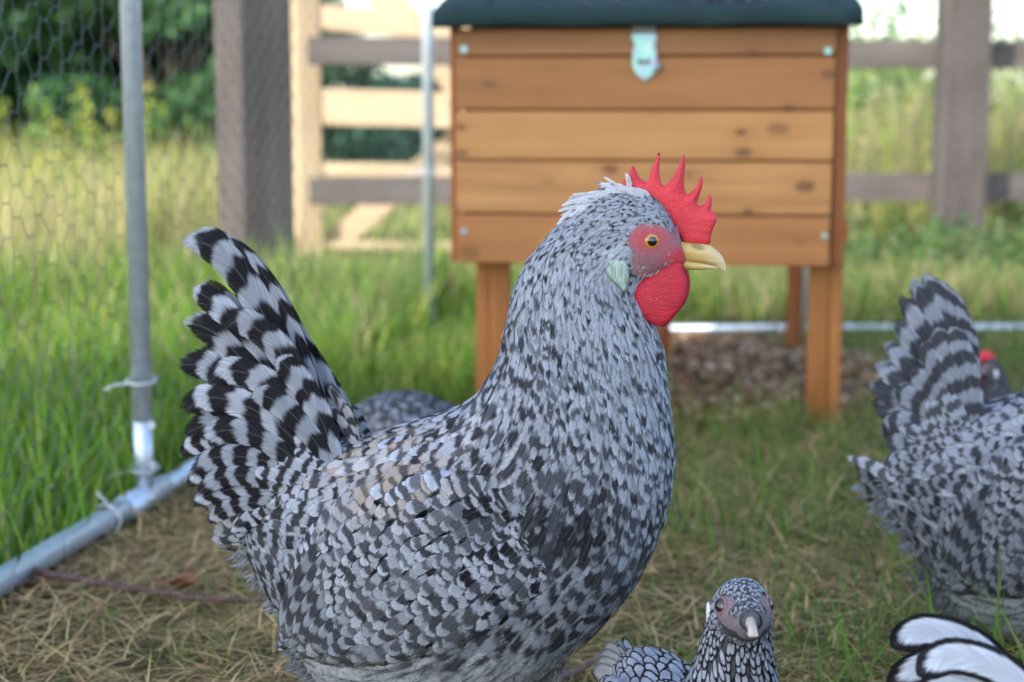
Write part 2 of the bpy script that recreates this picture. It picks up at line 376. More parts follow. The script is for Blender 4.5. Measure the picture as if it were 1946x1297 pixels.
def build_grass():
    # matted cut grass inside the run
    inr = lambda x, y: (side(x, y) > .01) & visible(x, y) & (chips_zone(x, y) > rng.uniform(.7, 1.1, x.shape))
    P = scatter(115000, -1.4, 1.7, 1.15, 4.0, inr)
    n = len(P); patch = noise2(P[:, 0] * 3, P[:, 1] * 3, 11)
    rightness = np.clip((P[:, 0] - .05) / .3, 0, 1)
    pg = np.clip(.24 + .38 * patch + .16 * rightness + .25 * np.clip((P[:, 1] - 2.4), 0, 1), .05, .9)
    isg = rng.uniform(size=n) < pg
    col = np.where(isg[:, None], palette(GREEN + OLIVE, n), palette(STRAW, n, .3))
    h = np.where(isg, rng.uniform(.018, .055, n), rng.uniform(.025, .085, n)) * (1 + .35 * rightness)
    lean = np.where(isg, rng.uniform(.1, 1.25, n), rng.uniform(1.15, 1.6, n))
    P[:, 2] += np.where(isg, 0, rng.uniform(.001, .016, n))
    blades('cut_grass', P, h, rng.uniform(.0005, .0013, n), rng.uniform(0, 6.283, n), lean, rng.uniform(-.2, .9, n), col,
           label='matted short green and straw coloured grass covering the floor of the run', cat='grass')
    # greener taller grass in the run on the right, before the hutch
    k2 = lambda x, y: (side(x, y) > .02) & visible(x, y) & (noise2(x * 4, y * 4, 21) > -.1) & (chips_zone(x, y) > rng.uniform(.8, 1.1, x.shape))
    P = scatter(9000, .05, 1.3, 1.35, 3.6, k2); n = len(P)
    blades('green_grass_tufts', P, rng.uniform(.05, .15, n), rng.uniform(.0007, .0018, n), rng.uniform(0, 6.283, n), rng.uniform(.1, .9, n), rng.uniform(.1, 1.2, n),
           palette(GREEN + GREEN + OLIVE, n), label='longer green grass tufts between the speckled hen and the hutch', cat='grass')
    # ragged grass outside the run at left, its blades leaning over the rail
    def clump(P, k=3.0, seed=5): return np.clip(.8 + .45 * noise2(P[:, 0] * k, P[:, 1] * k, seed) + .25 * noise2(P[:, 0] * k * 3.3, P[:, 1] * k * 3.3, seed + 1), .3, 1.6)
    k3 = lambda x, y: (side(x, y) < .0) & (np.abs(x) < .36 * y + .25)
    P = scatter(56000, -2.2, 0.1, 1.5, 4.5, k3)
    Q = scatter(26000, -1.0, 1.6, 3.82, 5.2, lambda x, y: visible(x, y)); P = np.concatenate([P, Q]); n = len(P)
    hh = np.where((P[:, 1] > 4.1) & (P[:, 0] > -1.15) & (P[:, 0] < 0), .35, 1) * rng.uniform(.07, .24, n) * clump(P) * np.clip(.50 + .25 * (P[:, 1] - 1.6), .45, 1.0) * np.where(P[:, 0] > .5, .6, 1)
    strawy = rng.uniform(size=n) < np.clip(.10 + .16 * (P[:, 1] - 2.6) - .12 * noise2(P[:, 0] * 2, P[:, 1] * 2, 9) + .12 * (P[:, 0] > .5), .04, .6)
    far_r = (P[:, 0] > .45)[:, None]
    colr = np.where(strawy[:, None], palette([(.46, .38, .17), (.36, .33, .12), (.52, .44, .24)], n), np.where(far_r, palette(GREEN + OLIVE + LUSH, n, .25), palette(LUSH + LUSH + GREEN, n, .3)))
    blades('lush_grass', P, hh, rng.uniform(.0012, .0036, n), rng.uniform(0, 6.283, n), rng.uniform(.0, .5, n), rng.uniform(.0, 1.1, n), colr,
           label='lush bright green grass growing outside the netting', cat='grass')
    # uncut grass inside the run beside the rail and left of the hutch, hiding most of the rail
    k4 = lambda x, y: (side(x, y) > -.01) & ((x < FA[0] + (y - FA[1]) * .215 + .10 + .20 * (y > 2.75) * rng.uniform(0, 1, x.shape)) | ((y > 3.55) & (x < .20))) & (y > 2.35)
    P = scatter(42000, -.6, .35, 2.3, 3.85, k4); n = len(P)
    hh = rng.uniform(.035, .12, n) * clump(P, 5, 15) * np.clip((P[:, 1] - 2.2) / .7, .25, 1)
    blades('fringe_grass', P, hh, rng.uniform(.001, .0026, n), rng.uniform(0, 6.283, n), rng.uniform(.0, .7, n), rng.uniform(.0, 1.1, n), palette(LUSH + GREEN + GREEN + OLIVE + [(.40, .33, .16)], n, .3),
           label='uncut green grass standing along the inside of the base rail', cat='grass')
    # far meadow with seed heads
    def place_ok(x, y): return (np.abs(x) < .36 * y + .3) & ~((x > -1.05) & (x < .9) & (y < 8.5) & (rng.uniform(size=x.shape) > .25))
    P = scatter(90000, -4.2, 4.2, 4.6, 11.5, lambda x, y: place_ok(x, y) & ((y > 5.65) | (x < -1.0))); n = len(P)
    lf = P[:, 0] < -.9; hh = rng.uniform(.14, .46, n) * clump(P, 2.0, 25) * np.where(P[:, 0] > 1.0, 1.9, 1.0) * np.where((P[:, 0] > -1.15) & (P[:, 0] < .9), .34, 1.0)
    colr = np.where((rng.uniform(size=n) < np.where(lf, .72, .42))[:, None], palette([(.62, .50, .27), (.58, .52, .22), (.46, .42, .16)], n), palette(LUSH + OLIVE, n))
    blades('meadow_grass', P, hh, rng.uniform(.002, .0050, n), rng.uniform(0, 6.283, n), rng.uniform(.0, .4, n), rng.uniform(.0, .9, n),
           colr, tipcol=palette([(.66, .53, .31), (.58, .53, .20), (.38, .44, .11)], n), label='tall straw and green meadow grass gone to seed beyond the fence', cat='grass')
build_grass()

def litter():
    # wood chips under the hutch
    n = 5200
    a = rng.uniform(0, 6.283, n); r = np.sqrt(rng.uniform(0, 1, n)) * 1.05
    x = .30 + .42 * r * np.cos(a); y = 3.2 + .55 * r * np.sin(a)
    z = gz(x, y) + rng.uniform(.0, .012, n)
    L = rng.uniform(.004, .016, n); W = rng.uniform(.002, .006, n); az = rng.uniform(0, 6.283, n); ti = rng.uniform(-.6, .6, n)
    d = np.stack([np.cos(az) * np.cos(ti), np.sin(az) * np.cos(ti), np.sin(ti)], 1) * L[:, None]
    e = np.stack([-np.sin(az), np.cos(az), rng.uniform(-.4, .4, n)], 1) * W[:, None]
    P = np.stack([x, y, z], 1)
    V = np.stack([P - d - e, P + d - e, P + d + e, P - d + e], 1); up = np.array([0, 0, .0015])
    V = np.concatenate([V, V + up], 1).reshape(-1, 3)
    b = np.arange(n)[:, None, None] * 8
    F = (b + np.array([[4, 5, 6, 7], [0, 1, 5, 4], [1, 2, 6, 5], [2, 3, 7, 6], [3, 0, 4, 7]])[None]).reshape(-1, 4)
    c = palette([(.50, .29, .15), (.32, .16, .08), (.68, .50, .33), (.16, .085, .045)], n, .3)
    c = np.repeat(np.concatenate([c, np.ones((n, 1))], 1)[:, None], 8, 1).reshape(-1, 4)
    o = link('wood_chips', mesh_np('wood_chips', V, F, {'col': ('FLOAT_COLOR', c)}), mat_attr('chip', .85, 0, .2))
    tag(o, 'brown wood chip litter spread on the ground beneath the hutch', 'wood chips', kind='stuff')
litter()

# ------------------------------------------------------------------ trees and shrubs
def leaf_cloud(centers, radii, n, size, cols, flat=.75):
    """leaf sized faces in clumps; returns V,F,col arrays"""
    k = rng.integers(0, len(centers), n)
    C = np.array(centers)[k]; Rr = np.array(radii)[k]
    d = rng.normal(size=(n, 3)); d /= np.linalg.norm(d, axis=1)[:, None]
    rr = Rr * rng.uniform(.45, 1.05, n) ** .7
    P = C + d * rr[:, None] * np.array([1, 1, flat])
    L = size * rng.uniform(.6, 1.3, n)
    a = rng.normal(size=(n, 3)); a[:, 2] -= .3; a /= np.linalg.norm(a, axis=1)[:, None]
    nn = d + rng.normal(size=(n, 3)) * .6; b = np.cross(nn, a); b /= np.linalg.norm(b, axis=1)[:, None] + 1e-6
    L_ = L[:, None]
    V = np.stack([P, P + a * L_ * .5 + b * L_ * .28, P + a * L_, P + a * L_ * .5 - b * L_ * .28], 1).reshape(-1, 3)
    F = np.arange(n * 4).reshape(-1, 4)
    ck = np.array(cols)[(k * 7) % len(cols)] * rng.uniform(.7, 1.35, (n, 1))
    c = np.repeat(np.concatenate([ck, np.ones((n, 1))], 1)[:, None], 4, 1).reshape(-1, 4)
    return V, F, c
TREE_GREEN = [(.07, .17, .05), (.10, .23, .06), (.05, .12, .045), (.15, .28, .08), (.08, .18, .08)]
def tree(name, label, cat, x, y, h, r, nclump, n, size, cols=TREE_GREEN, trunk_h=None, low=.02, group=None, seed=0):
    rs = np.random.default_rng(seed); root = empty(name, (x, y, 0))
    cs, rad = [], []
    for i in range(nclump):
        a = rs.uniform(0, 6.283); q = math.sqrt(rs.uniform()) * r; t = rs.uniform(low, 1)
        env = math.sin(min(1, .25 + t * .85) * math.pi) ** .5 if t > .2 else .8
        cs.append((q * math.cos(a) * env, q * math.sin(a) * env * .8, t * h)); rad.append(rs.uniform(.13, .27) * r * (1.15 - .4 * t))
    V, F, c = leaf_cloud(cs, rad, n, size, cols)
    me = mesh_np('crown', V, F, {'col': ('FLOAT_COLOR', c)}); link('crown', me, M_LEAF, root)
    bm = bmesh.new()
    add_tube(bm, [(0, 0, -.05), (.02 * h, 0, h * .35), (0, .02 * h, h * .8)], [r * .04, r * .03, r * .01], 8)
    for i in range(0, nclump, 3):
        c_ = Vector(cs[i]); add_tube(bm, [(0, 0, c_.z * .4), (c_.x * .5, c_.y * .5, c_.z * .7), tuple(c_)], [r * .03, r * .02, r * .006], 5)
    bm_to('trunk', bm, M_BARK, root, True)
    tag(root, label, cat, group)
tree('dense_tree', 'dark green leafy tree at the far left behind the meadow', 'tree', -3.1, 9.0, 3.0, 1.5, 190, 80000, .07, seed=1, group='trees behind the meadow')
tree('dense_tree', 'mid green bushy tree behind the left steel pole', 'tree', -2.0, 9.6, 2.9, 1.15, 150, 60000, .07, seed=2, group='trees behind the meadow', cols=TREE_GREEN + [(.10, .22, .05), (.08, .2, .04)])
tree('dense_tree', 'dark bush whose right side meets the big grey post', 'tree', -1.68, 8.5, 2.3, .75, 100, 40000, .065, seed=3, group='trees behind the meadow', cols=[(.06, .15, .05), (.09, .2, .07)])
tree('round_shrub', 'low dark rounded shrub seen through the pale gate beside the grey post', 'shrub', -1.15, 15.5, .66, 1.1, 36, 9000, .08, seed=4, cols=[(.035, .10, .06), (.05, .12, .06)], group='dark shrubs seen through the gate')
tree('round_shrub', 'tall dark domed shrub seen through the gate beside the hutch', 'shrub', -.55, 14.2, .82, .75, 36, 10000, .08, seed=5, cols=[(.03, .09, .055), (.045, .11, .06)], group='dark shrubs seen through the gate')
_c = (.8 - math.sin(R(40)) * 7.2, 2.1 - math.cos(R(40)) * 7.2)  # unseen tree added up-sun, crown placed and sized to shade the run
tree('added_shade_tree', 'broad leafy tree, unseen, added outside the picture to shade the run', 'tree', _c[0], _c[1], 7.4, 2.25, 130, 80000, .13, seed=9, low=.42)
tree('wispy_shrub', 'thin leafy shrub against the white sky right of the hutch', 'shrub', 1.75, 8.6, .82, .42, 26, 1500, .06, seed=6, cols=[(.10, .17, .06), (.16, .2, .08)])
def weeds(name, label, x0, x1, y0, y1, n, h0, h1, cols, leaf=.03):
    V, F, c = [], [], []
    pts = scatter(n, x0, x1, y0, y1)
    cs, rad = [], []
    for p in pts:
        hgt = rng.uniform(h0, h1)
        for k in range(5):
            t = (k + .6) / 5
            cs.append((p[0] + rng.normal() * .02, p[1] + rng.normal() * .02, hgt * t)); rad.append(.055 * (1.15 - t * .7))
    V, F, c = leaf_cloud(cs, rad, n * 60, leaf, cols, 1.2)
    o = link(name, mesh_np(name, V, F, {'col': ('FLOAT_COLOR', c)}), M_LEAF)
    tag(o, label, 'weeds', kind='stuff')
weeds('tall_weeds', 'leafy green weeds growing up behind the right fence', 1.05, 3.0, 5.9, 8.3, 420, .45, 1.0, [(.15, .28, .06), (.24, .37, .09), (.32, .38, .12), (.10, .2, .05), (.45, .38, .2)])
weeds('fence_weeds', 'shaded weeds growing round the foot of the right fence post', .95, 2.1, 4.6, 5.35, 110, .08, .20, [(.08, .17, .04), (.12, .20, .05), (.16, .20, .07)], .025)
weeds('yellow_weeds', 'yellow green flowering weeds in the meadow at far left', -2.9, -1.35, 6.2, 7.6, 45, .35, .62, [(.24, .33, .05), (.40, .40, .06), (.18, .28, .06)], .03)

# ------------------------------------------------------------------ grey rail fence, pale gate, big post
def fence():
    root = empty('rail_fence', (0, 5.5, 0)); tag(root, 'weathered grey wooden post and rail fence running behind the hutch', 'fence')
    def rail(px0, py0, px1, py1, Y0, Y1, w):
        a, b = at(px0, py0, Y0), at(px1, py1, Y1); bm = bmesh.new()
        add_beam(bm, a - root.location, b - root.location, w, .035, .004)
        bm_to('rail', bm, M_GREYWOOD, root)
    rail(585, 97, 1240, 101, 5.5, 5.5, .088); rail(1244, 101, 2150, 106, 5.5, 5.5, .088)
    rail(588, 364, 1240, 358, 5.5, 5.5, .088); rail(1244, 357, 2150, 355, 5.5, 5.5, .088)
    c = at(1818, 400, 5.42); bm = bmesh.new()
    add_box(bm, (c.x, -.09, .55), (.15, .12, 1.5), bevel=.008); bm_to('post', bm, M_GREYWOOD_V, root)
fence()
def big_post():
    c = at(487, 400, 4.5); o_ = empty('corner_post', (c.x, c.y, 0)); bpy.data.objects.remove(o_)
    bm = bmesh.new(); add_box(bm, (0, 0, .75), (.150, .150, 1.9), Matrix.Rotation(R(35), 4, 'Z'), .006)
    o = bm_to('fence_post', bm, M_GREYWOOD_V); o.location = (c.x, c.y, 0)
    tag(o, 'thick weathered grey wooden post standing left of the pale gate', 'post')
big_post()
def gate():
    Y = 5.85; c = at(588, 300, Y)
    root = empty('field_gate', (c.x, Y, 0)); tag(root, 'pale new wooden field gate with slanting braces behind the grey rails', 'gate')
    def L(px, py, y=Y): return at(px, py, y) - root.location
    def beam(name, a, b, w, t, mat=M_TANWOOD):
        bm = bmesh.new(); add_beam(bm, a, b, w, t, .004); bm_to(name, bm, mat, root)
    bm = bmesh.new(); add_box(bm, (-.012, 0, .62), (.085, .09, 1.6), Matrix.Rotation(R(25), 4, 'Z'), .005); bm_to('post', bm, M_TANWOOD_V, root)
    beam('rail', L(600, 32), L(1300, 92), .085, .03)
    beam('rail', L(600, 203), L(1300, 222), .120, .03)
    beam('rail', L(600, 322), L(1300, 330), .045, .03)
    beam('rail', L(612, 467), L(1300, 470), .030, .03)
    beam('brace', L(700, -40, Y + .04), L(905, 190, Y + .04), .115, .03)
    beam('brace', L(620, 475, Y + .06), L(905, 235, Y + .06), .080, .03)
gate()

# ------------------------------------------------------------------ wire run
def run():
    root = empty('chicken_run', (FA[0], FA[1], 0)); tag(root, 'galvanised steel tube frame of the run covered in hexagonal wire netting', 'chicken run')
    O = Vector(root.location)
    def G(p, z): return Vector((p[0], p[1], z)) - O
    def tube(name, pts, r, par=root, seg=16):
        bm = bmesh.new(); add_tube(bm, pts, r, seg); return bm_to(name, bm, M_METAL, par, True)
    dirv = (FB - FA) / np.linalg.norm(FB - FA)
    near = FA - dirv * 1.2
    p1 = gnd(249, 944, .018)
    # project the pole on the fence line
    t1 = np.dot(np.array([p1.x, p1.y]) - FA, dirv); P1 = FA + dirv * t1
    RR = .0142
    tube('base_rail', [G(near, .018), G(P1 - dirv * .03, .018)], RR)
    tube('base_rail', [G(P1 + dirv * .0, .018), G(FB, .018)], RR - .002)
    tube('joint_sleeve', [G(P1 - dirv * .07, .018), G(P1 + dirv * .06, .018)], RR + .002)
    tube('pole', [G(P1, .115), G(P1, 1.5)], .0128)
    tube('joint_sleeve', [G(P1, .01), G(P1, .118)], .0118)
    tube('pole', [G(FB, .0), G(FB, 1.5)], .0125)
    far = np.array([2.6, 3.78])
    tube('base_rail', [G(FB, .020), G(far, .020)], .0095)
    mid = np.array([(1528 - CX) / FPX * 3.72, 3.72])
    tube('pole', [G(mid, 0), G(mid, 1.5)], .010)
    for p, z, ax in ((P1, .165, 0), (P1, .055, 0), (FB, .36, 0)):
        bm = bmesh.new()
        pts = [G(p, z) + Vector((math.cos(a) * .018, math.sin(a) * .018, .003 * math.sin(a))) for a in np.linspace(0, 6.283, 18)]
        pts += [G(p, z) + Vector((-.03, -.015, -.004)), G(p, z) + Vector((-.042, -.018, -.010))]
        add_tube(bm, pts, .0016, 6); bm_to('cable_tie', bm, M_TIE, root, True)
    for q, s_ in ((-.12, 1),):
        c_ = P1 + dirv * q; bm = bmesh.new()
        nrm = np.array([dirv[1], -dirv[0]])
        pts = [G(c_, .018) + Vector((nrm[0] * math.cos(a) * .018, nrm[1] * math.cos(a) * .018, math.sin(a) * .018)) for a in np.linspace(0, 6.283, 16)]
        pts += [pts[3] + Vector((-.008, 0, .008)), pts[3] + Vector((-.016, .006, .014))]
        add_tube(bm, pts, .0020, 6); bm_to('cable_tie', bm, M_TIE, root, True)
    def bolt(p):
        bm = bmesh.new(); add_tube(bm, [p, p + Vector((.0, -.005, 0))], .005, 8); bm_to('bolt', bm, M_METAL, root)
    for dz in (.06, .11): bolt(G(P1, dz) + Vector((.012, -.004, 0))); 
    # hexagonal netting
    def net(A, B, h, cw, ch, r, phase=0):
        Ln = np.linalg.norm(B - A); d = (B - A) / Ln; nrm = np.array([d[1], -d[0]])
        nx = int(Ln / cw) + 1; nz = int(h / (ch / 2)) + 1
        segs = []
        rs = np.random.default_rng(5)
        jig = lambda i, j: (math.sin(i * 12.9 + j * 78.2) * .06 * cw, math.sin(i * 39.3 + j * 11.1) * .06 * ch)
        def node(i, j, k):   # cell centres stagger; horizontal twist from (x-a) to (x+a)
            x = (i + (.5 if j % 2 else 0)) * cw; z = j * ch / 2
            a = cw * .15
            jx, jz = jig(i, j)
            return (x + (a if k else -a) + jx, z + jz)
        for j in range(nz):
            for i in range(nx):
                L_, R_ = node(i, j, 0), node(i, j, 1); segs.append((L_, R_, r * 1.7))
                if j + 1 < nz:
                    i2 = i + (1 if j % 2 else 0)
                    segs.append((R_, node(i2, j + 1, 0) if True else R_, r))
                    segs.append((L_, node(i2 - 1, j + 1, 1), r))
        V, F = [], []; n = 0
        for (x0, z0), (x1, z1), rr in segs:
            if min(x0, x1) < 0 or max(x0, x1) > Ln or max(z0, z1) > h: continue
            sag = lambda x, z: .006 * math.sin(x * 7) * math.sin(z * 5)
            a = Vector((A[0] + d[0] * x0 + nrm[0] * sag(x0, z0), A[1] + d[1] * x0 + nrm[1] * sag(x0, z0), z0 + .02)) - O
            b = Vector((A[0] + d[0] * x1 + nrm[0] * sag(x1, z1), A[1] + d[1] * x1 + nrm[1] * sag(x1, z1), z1 + .02)) - O
            ax = (b - a).normalized(); u = ax.orthogonal().normalized(); w = ax.cross(u)
            for p in (a, b):
                for k in range(3):
                    an = k * 2.0944; V.append(p + (u * math.cos(an) + w * math.sin(an)) * rr)
            for k in range(3): F.append((n + k, n + (k + 1) % 3, n + 3 + (k + 1) % 3, n + 3 + k))
            n += 6
        me = mesh_np('wire_netting', np.array([tuple(v) for v in V]), np.array(F))
        link('wire_netting', me, M_WIRE, root)
    off = np.array([-dirv[1], dirv[0]]) * .018
    net(near + off, FB + off, 1.45, .058, .038, .00044)
    net(FB + np.array([0, .02]), far + np.array([0, .02]), 1.3, .05, .04, .0005)
run()

# ------------------------------------------------------------------ hutch
def hutch():
    yaw = -R(6); o0 = at(868, 500, 2.66)
    root = empty('chicken_hutch', (o0.x, o0.y, 0), yaw)
    tag(root, 'raised wooden hutch with orange brown board front, dark green felt roof and steel latch', 'hutch')
    ca, sa = math.cos(yaw), math.sin(yaw)
    def loc_front(px, py, yl=0.0):   # pixel -> local point on plane local y = yl
        d = ray(px, py)
        # local y of point k*d : -(X-ox)*sa + (Y-oy)*ca = yl
        k = (yl - o0.x * sa + o0.y * ca) / (-d[0] * sa + d[1] * ca)
        X, Y, Z = d[0] * k - o0.x, d[1] * k - o0.y, CAMZ + d[2] * k
        return Vector((X * ca + Y * sa, yl, Z))
    rows = [(55, 106), (110, 208), (212, 303), (307, 405), (409, 500)]
    W = loc_front(1584, 300).x
    bm = bmesh.new()
    zs = [(loc_front(900, a).z, loc_front(900, b).z) for a, b in rows]
    for i, (z1, z0) in enumerate(zs):
        w_ = W - .0006 * i
        if i: z1 += .0
        add_box(bm, (w_ / 2 + .0, .006 + .001 * (i % 2), (z0 + z1) / 2), (w_, .014, z1 - z0), bevel=.0022)
    kn = []
    for px, py, r, st in ((1408, 252, .006, .9), (1412, 290, .009, .8), (1480, 245, .012, .55), (1530, 355, .011, .8), (1160, 322, .009, .75), (1422, 402, .006, .7), (930, 160, .008, .5), (1575, 142, .009, .6),
                          (890, 480, .012, .5), (876, 242, .006, .7), (878, 292, .007, .7), (1520, 460, .006, .3), (1310, 330, .006, .4), (1430, 100, .006, .5), (1500, 205, .007, .5), (1040, 345, .010, .25)):
        p = loc_front(px, py); kn.append((p.x, p.z, r, st))
    mfront = mat_wood('stained_board_wood', (.49, .25, .095), (.25, .11, .036), knots=kn, bands=[(z0 - .001, z1 + .001, m_) for (z1, z0), m_ in zip(zs, [(.80, .74, .74), (.88, .80, .76), (1.25, 1.28, 1.25), (1.18, 1.16, 1.10), (.98, .88, .80)])], rough=.5, redden=(.42, .19, .062), grain=.8)
    bm_to('front_panel', bm, mfront, root)
    zb, zt = zs[-1][1], zs[0][0]
    DEP = .46
    bm = bmesh.new(); add_box(bm, (W / 2, .020, (zb + zt) / 2), (W - .02, .008, zt - zb - .01)); bm_to('backing_board', bm, M_HUTCHD, root)
    for x in (-.004, W + .010):
        bm = bmesh.new(); add_box(bm, (x, .030 + .0, (zb + zt) / 2 + .012), (.020 if x > .1 else .014, .030, zt - zb + .022), bevel=.002); bm_to('corner_strip', bm, M_HUTCHD, root)
    for x in (.012, W - .004):
        bm = bmesh.new()
        for k in range(5):
            z0 = zb + (zt - zb) / 5 * k; add_box(bm, (x, .048 + DEP / 2, z0 + (zt - zb) / 10), (.012, DEP, (zt - zb) / 5 - .003), bevel=.002)
        bm_to('side_panel', bm, mfront, root)
    bm = bmesh.new(); add_box(bm, (W / 2, .052 + DEP, (zb + zt) / 2), (W - .04, .012, zt - zb)); bm_to('back_panel', bm, mfront, root)
    bm = bmesh.new(); add_box(bm, (W / 2, .05 + DEP / 2, zb + .008), (W - .03, DEP - .02, .010)); bm_to('floor_board', bm, mfront, root)
    # legs (two boards each)
    def leg(px0, px1, pym, yl, flip=False, red=False, top=zb + .0):
        a, b = loc_front(px0, pym, yl), loc_front(px1, pym, yl); w = b.x - a.x
        f = .60
        bm = bmesh.new()
        x0 = a.x + (w * (1 - f) if flip else 0)
        add_box(bm, (x0 + w * f / 2, yl, (top - .03) / 2), (w * f - .001, .024, top + .028), bevel=.002)
        x1 = a.x if flip else a.x + w * f
        add_box(bm, (x1 + w * (1 - f) / 2, yl + .014, (top - .03) / 2), (w * (1 - f), .045, top + .027), bevel=.002)
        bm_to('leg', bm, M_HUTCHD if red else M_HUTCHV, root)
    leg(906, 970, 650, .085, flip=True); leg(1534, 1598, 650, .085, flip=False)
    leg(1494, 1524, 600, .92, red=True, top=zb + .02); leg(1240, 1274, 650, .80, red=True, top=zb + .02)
    # outer strip and hinge block on the right
    bm = bmesh.new(); p = loc_front(1602, 435, .05); add_box(bm, (p.x + .001, .03, p.z), (.008, .035, .035), bevel=.001); bm_to('hinge_block', bm, M_HUTCHD, root)
    # roof: felt skin with a rounded front lip, sloping up to a ridge and down behind
    pl, pr = loc_front(822, 47, -.035), loc_front(1641, 52, -.035)
    zl = (pl.z + pr.z) / 2
    sl = math.tan(R(11)); ridge = .30
    bm = bmesh.new(); th = .027
    prof = [(-.035, 0), (-.038, .004), (-.039, .016), (-.036, .024), (-.028, th + .002)]
    for k in range(1, 7): prof.append((-.028 + (ridge + .028) * k / 6, th + .002 + sl * (ridge + .028) * k / 6))
    for k in range(1, 5): prof.append((ridge + .36 * k / 4, th + .002 + sl * (ridge + .028) - .17 * k / 4))
    back = [(ridge + .36, prof[-1][1] - .022), (ridge, prof[10][1] - .026), (-.02, .0)]
    prof = prof + back
    xs = np.linspace(pl.x, pr.x, 24); rings = []
    for xi, x in enumerate(xs):
        e = .004 if xi in (0, len(xs) - 1) else 0
        rings.append([bm.verts.new((x, y + .0012 * math.sin(x * 40 + y * 9), zl + z - e * (z > .01) + .0010 * math.sin(x * 33 + 2 * y * 20))) for y, z in prof])
    for i in range(len(xs) - 1):
        for k in range(len(prof)):
            bm.faces.new((rings[i][k], rings[i][(k + 1) % len(prof)], rings[i + 1][(k + 1) % len(prof)], rings[i + 1][k]))
    bm.faces.new(rings[0]); bm.faces.new(rings[-1][::-1])
    s = NT('roof_felt'); co = s.obj(); n = s.noise(co, 900.0, 2.0, .7); n2 = s.noise(co, 14.0, 4.0, .6)
    c = s.mix(s.smooth(n, .35, .7), (.008, .020, .018), (.035, .075, .085)); c = s.mix(s.smooth(n2, .5, .75, 0, .5), c, (.035, .07, .065))
    mf = s.bsdf(c, .9, 0, .25, bump=n, bstr=.7, bdist=.001)
    ro = bm_to('roof', bm, mf, root, True)
    # debris on roof
    n = 70; X = rng.uniform(pl.x + .03, pr.x - .03, n); Yl = rng.uniform(-.01, .2, n)
    X = np.concatenate([X, loc_front(1390, 10, 0).x + rng.normal(size=40) * .028]); Yl = np.concatenate([Yl, rng.uniform(.0, .09, 40)]); n = len(X)
    Z = zl + th + .0035 + sl * (Yl + .028)
    az = rng.uniform(0, 6.283, n); L = rng.uniform(.003, .012, n); Wd = L * rng.uniform(.3, .8, n)
    d = np.stack([np.cos(az), np.sin(az), rng.uniform(-.1, .35, n)], 1) * L[:, None]; e = np.stack([-np.sin(az), np.cos(az), rng.uniform(-.3, .3, n)], 1) * Wd[:, None]
    P = np.stack([X, Yl, Z], 1); V = np.stack([P - d, P - e + [0, 0, .002], P + d, P + e + [0, 0, .002]], 1).reshape(-1, 3)
    c = palette([(.32, .20, .14), (.45, .42, .46), (.16, .10, .07), (.5, .46, .48)], n, .3); c = np.repeat(np.concatenate([c, np.ones((n, 1))], 1)[:, None], 4, 1).reshape(-1, 4)
    o = link('dry_leaf_litter', mesh_np('dry_leaf_litter', V, np.arange(4 * n).reshape(-1, 4), {'col': ('FLOAT_COLOR', c)}), mat_attr('dry_leaf', .8, .1, .2))
    o.location = root.location; o.rotation_euler = root.rotation_euler
    tag(o, 'scraps of dry leaf and bark lying on the green felt roof', 'leaf litter', kind='stuff')
    # latch
    s = NT('zinc_plate'); n = s.noise(s.obj(), 45.0, 2.0); cc = s.ramp(n, [(.35, (.38, .42, .62)), (.5, (.26, .60, .54)), (.65, (.42, .62, .58))])
    mz = s.bsdf(cc, .35, .55, .5)
    lat = empty('latch', (0, 0, 0)); lat.parent = root
    poly = [(1202, 64), (1247, 64), (1248, 74), (1243, 86), (1247, 97), (1248, 128), (1240, 142), (1225, 153), (1210, 142), (1202, 128), (1202, 97), (1207, 86), (1201, 74)]
    bm = bmesh.new(); vs = [bm.verts.new(loc_front(x, y, -.006)) for x, y in poly]; f = bm.faces.new(vs)
    r = bmesh.ops.extrude_face_region(bm, geom=[f]); bmesh.ops.translate(bm, verts=[v for v in r['geom'] if isinstance(v, bmesh.types.BMVert)], vec=(0, .0035, 0))
    bm_to('latch_plate', bm, mz, lat)
    bm = bmesh.new(); p = loc_front(1223, 117, -.0066); add_box(bm, p, (.018, .002, .007), bevel=.0008); bm_to('slot', bm, mat_simple('slot_shadow_metal', (.06, .06, .05), .5, .5), lat)
    bm = bmesh.new(); p = loc_front(1224, 114, -.010); add_box(bm, p, (.008, .006, .003), bevel=.001); bm_to('staple', bm, M_METAL, lat)
    bm = bmesh.new(); p = loc_front(1249, 128, -.008); bmesh.ops.create_uvsphere(bm, u_segments=12, v_segments=8, radius=.0055, matrix=Matrix.Translation(p)); bm_to('knob', bm, mz, lat, True)
    bm = bmesh.new(); p = loc_front(1224, 56, -.010); add_box(bm, p, (.036, .010, .010), bevel=.001); bm_to('hinge_plate', bm, mat_simple('dull_steel', (.16, .16, .15), .5, .6), lat)
    for px, py in ((882, 94), (1573, 97), (882, 440), (1567, 449)):
        p = loc_front(px, py, -.002); bm = bmesh.new(); add_tube(bm, [p, p + Vector((0, -.0022, 0))], .0055 if py < 200 else .0045, 14)
        sc_ = bm_to('screw', bm, mz, root)
hutch()

# ------------------------------------------------------------------ birds
def catmull(P, m):
    """P (n,k) control rows -> (m,k) smooth rows through them; also the float station index"""
    P = np.asarray(P, float); n = len(P)
    x = np.linspace(0, n - 1, m); i = np.clip(np.floor(x).astype(int), 0, n - 2); f = (x - i)[:, None]
    g = lambda j: P[np.clip(j, 0, n - 1)]
    p0, p1, p2, p3 = g(i - 1), g(i), g(i + 1), g(i + 2)
    return .5 * (2 * p1 + (p2 - p0) * f + (2 * p0 - 5 * p1 + 4 * p2 - p3) * f ** 2 + (3 * p1 - p0 - 3 * p2 + p3) * f ** 3), x

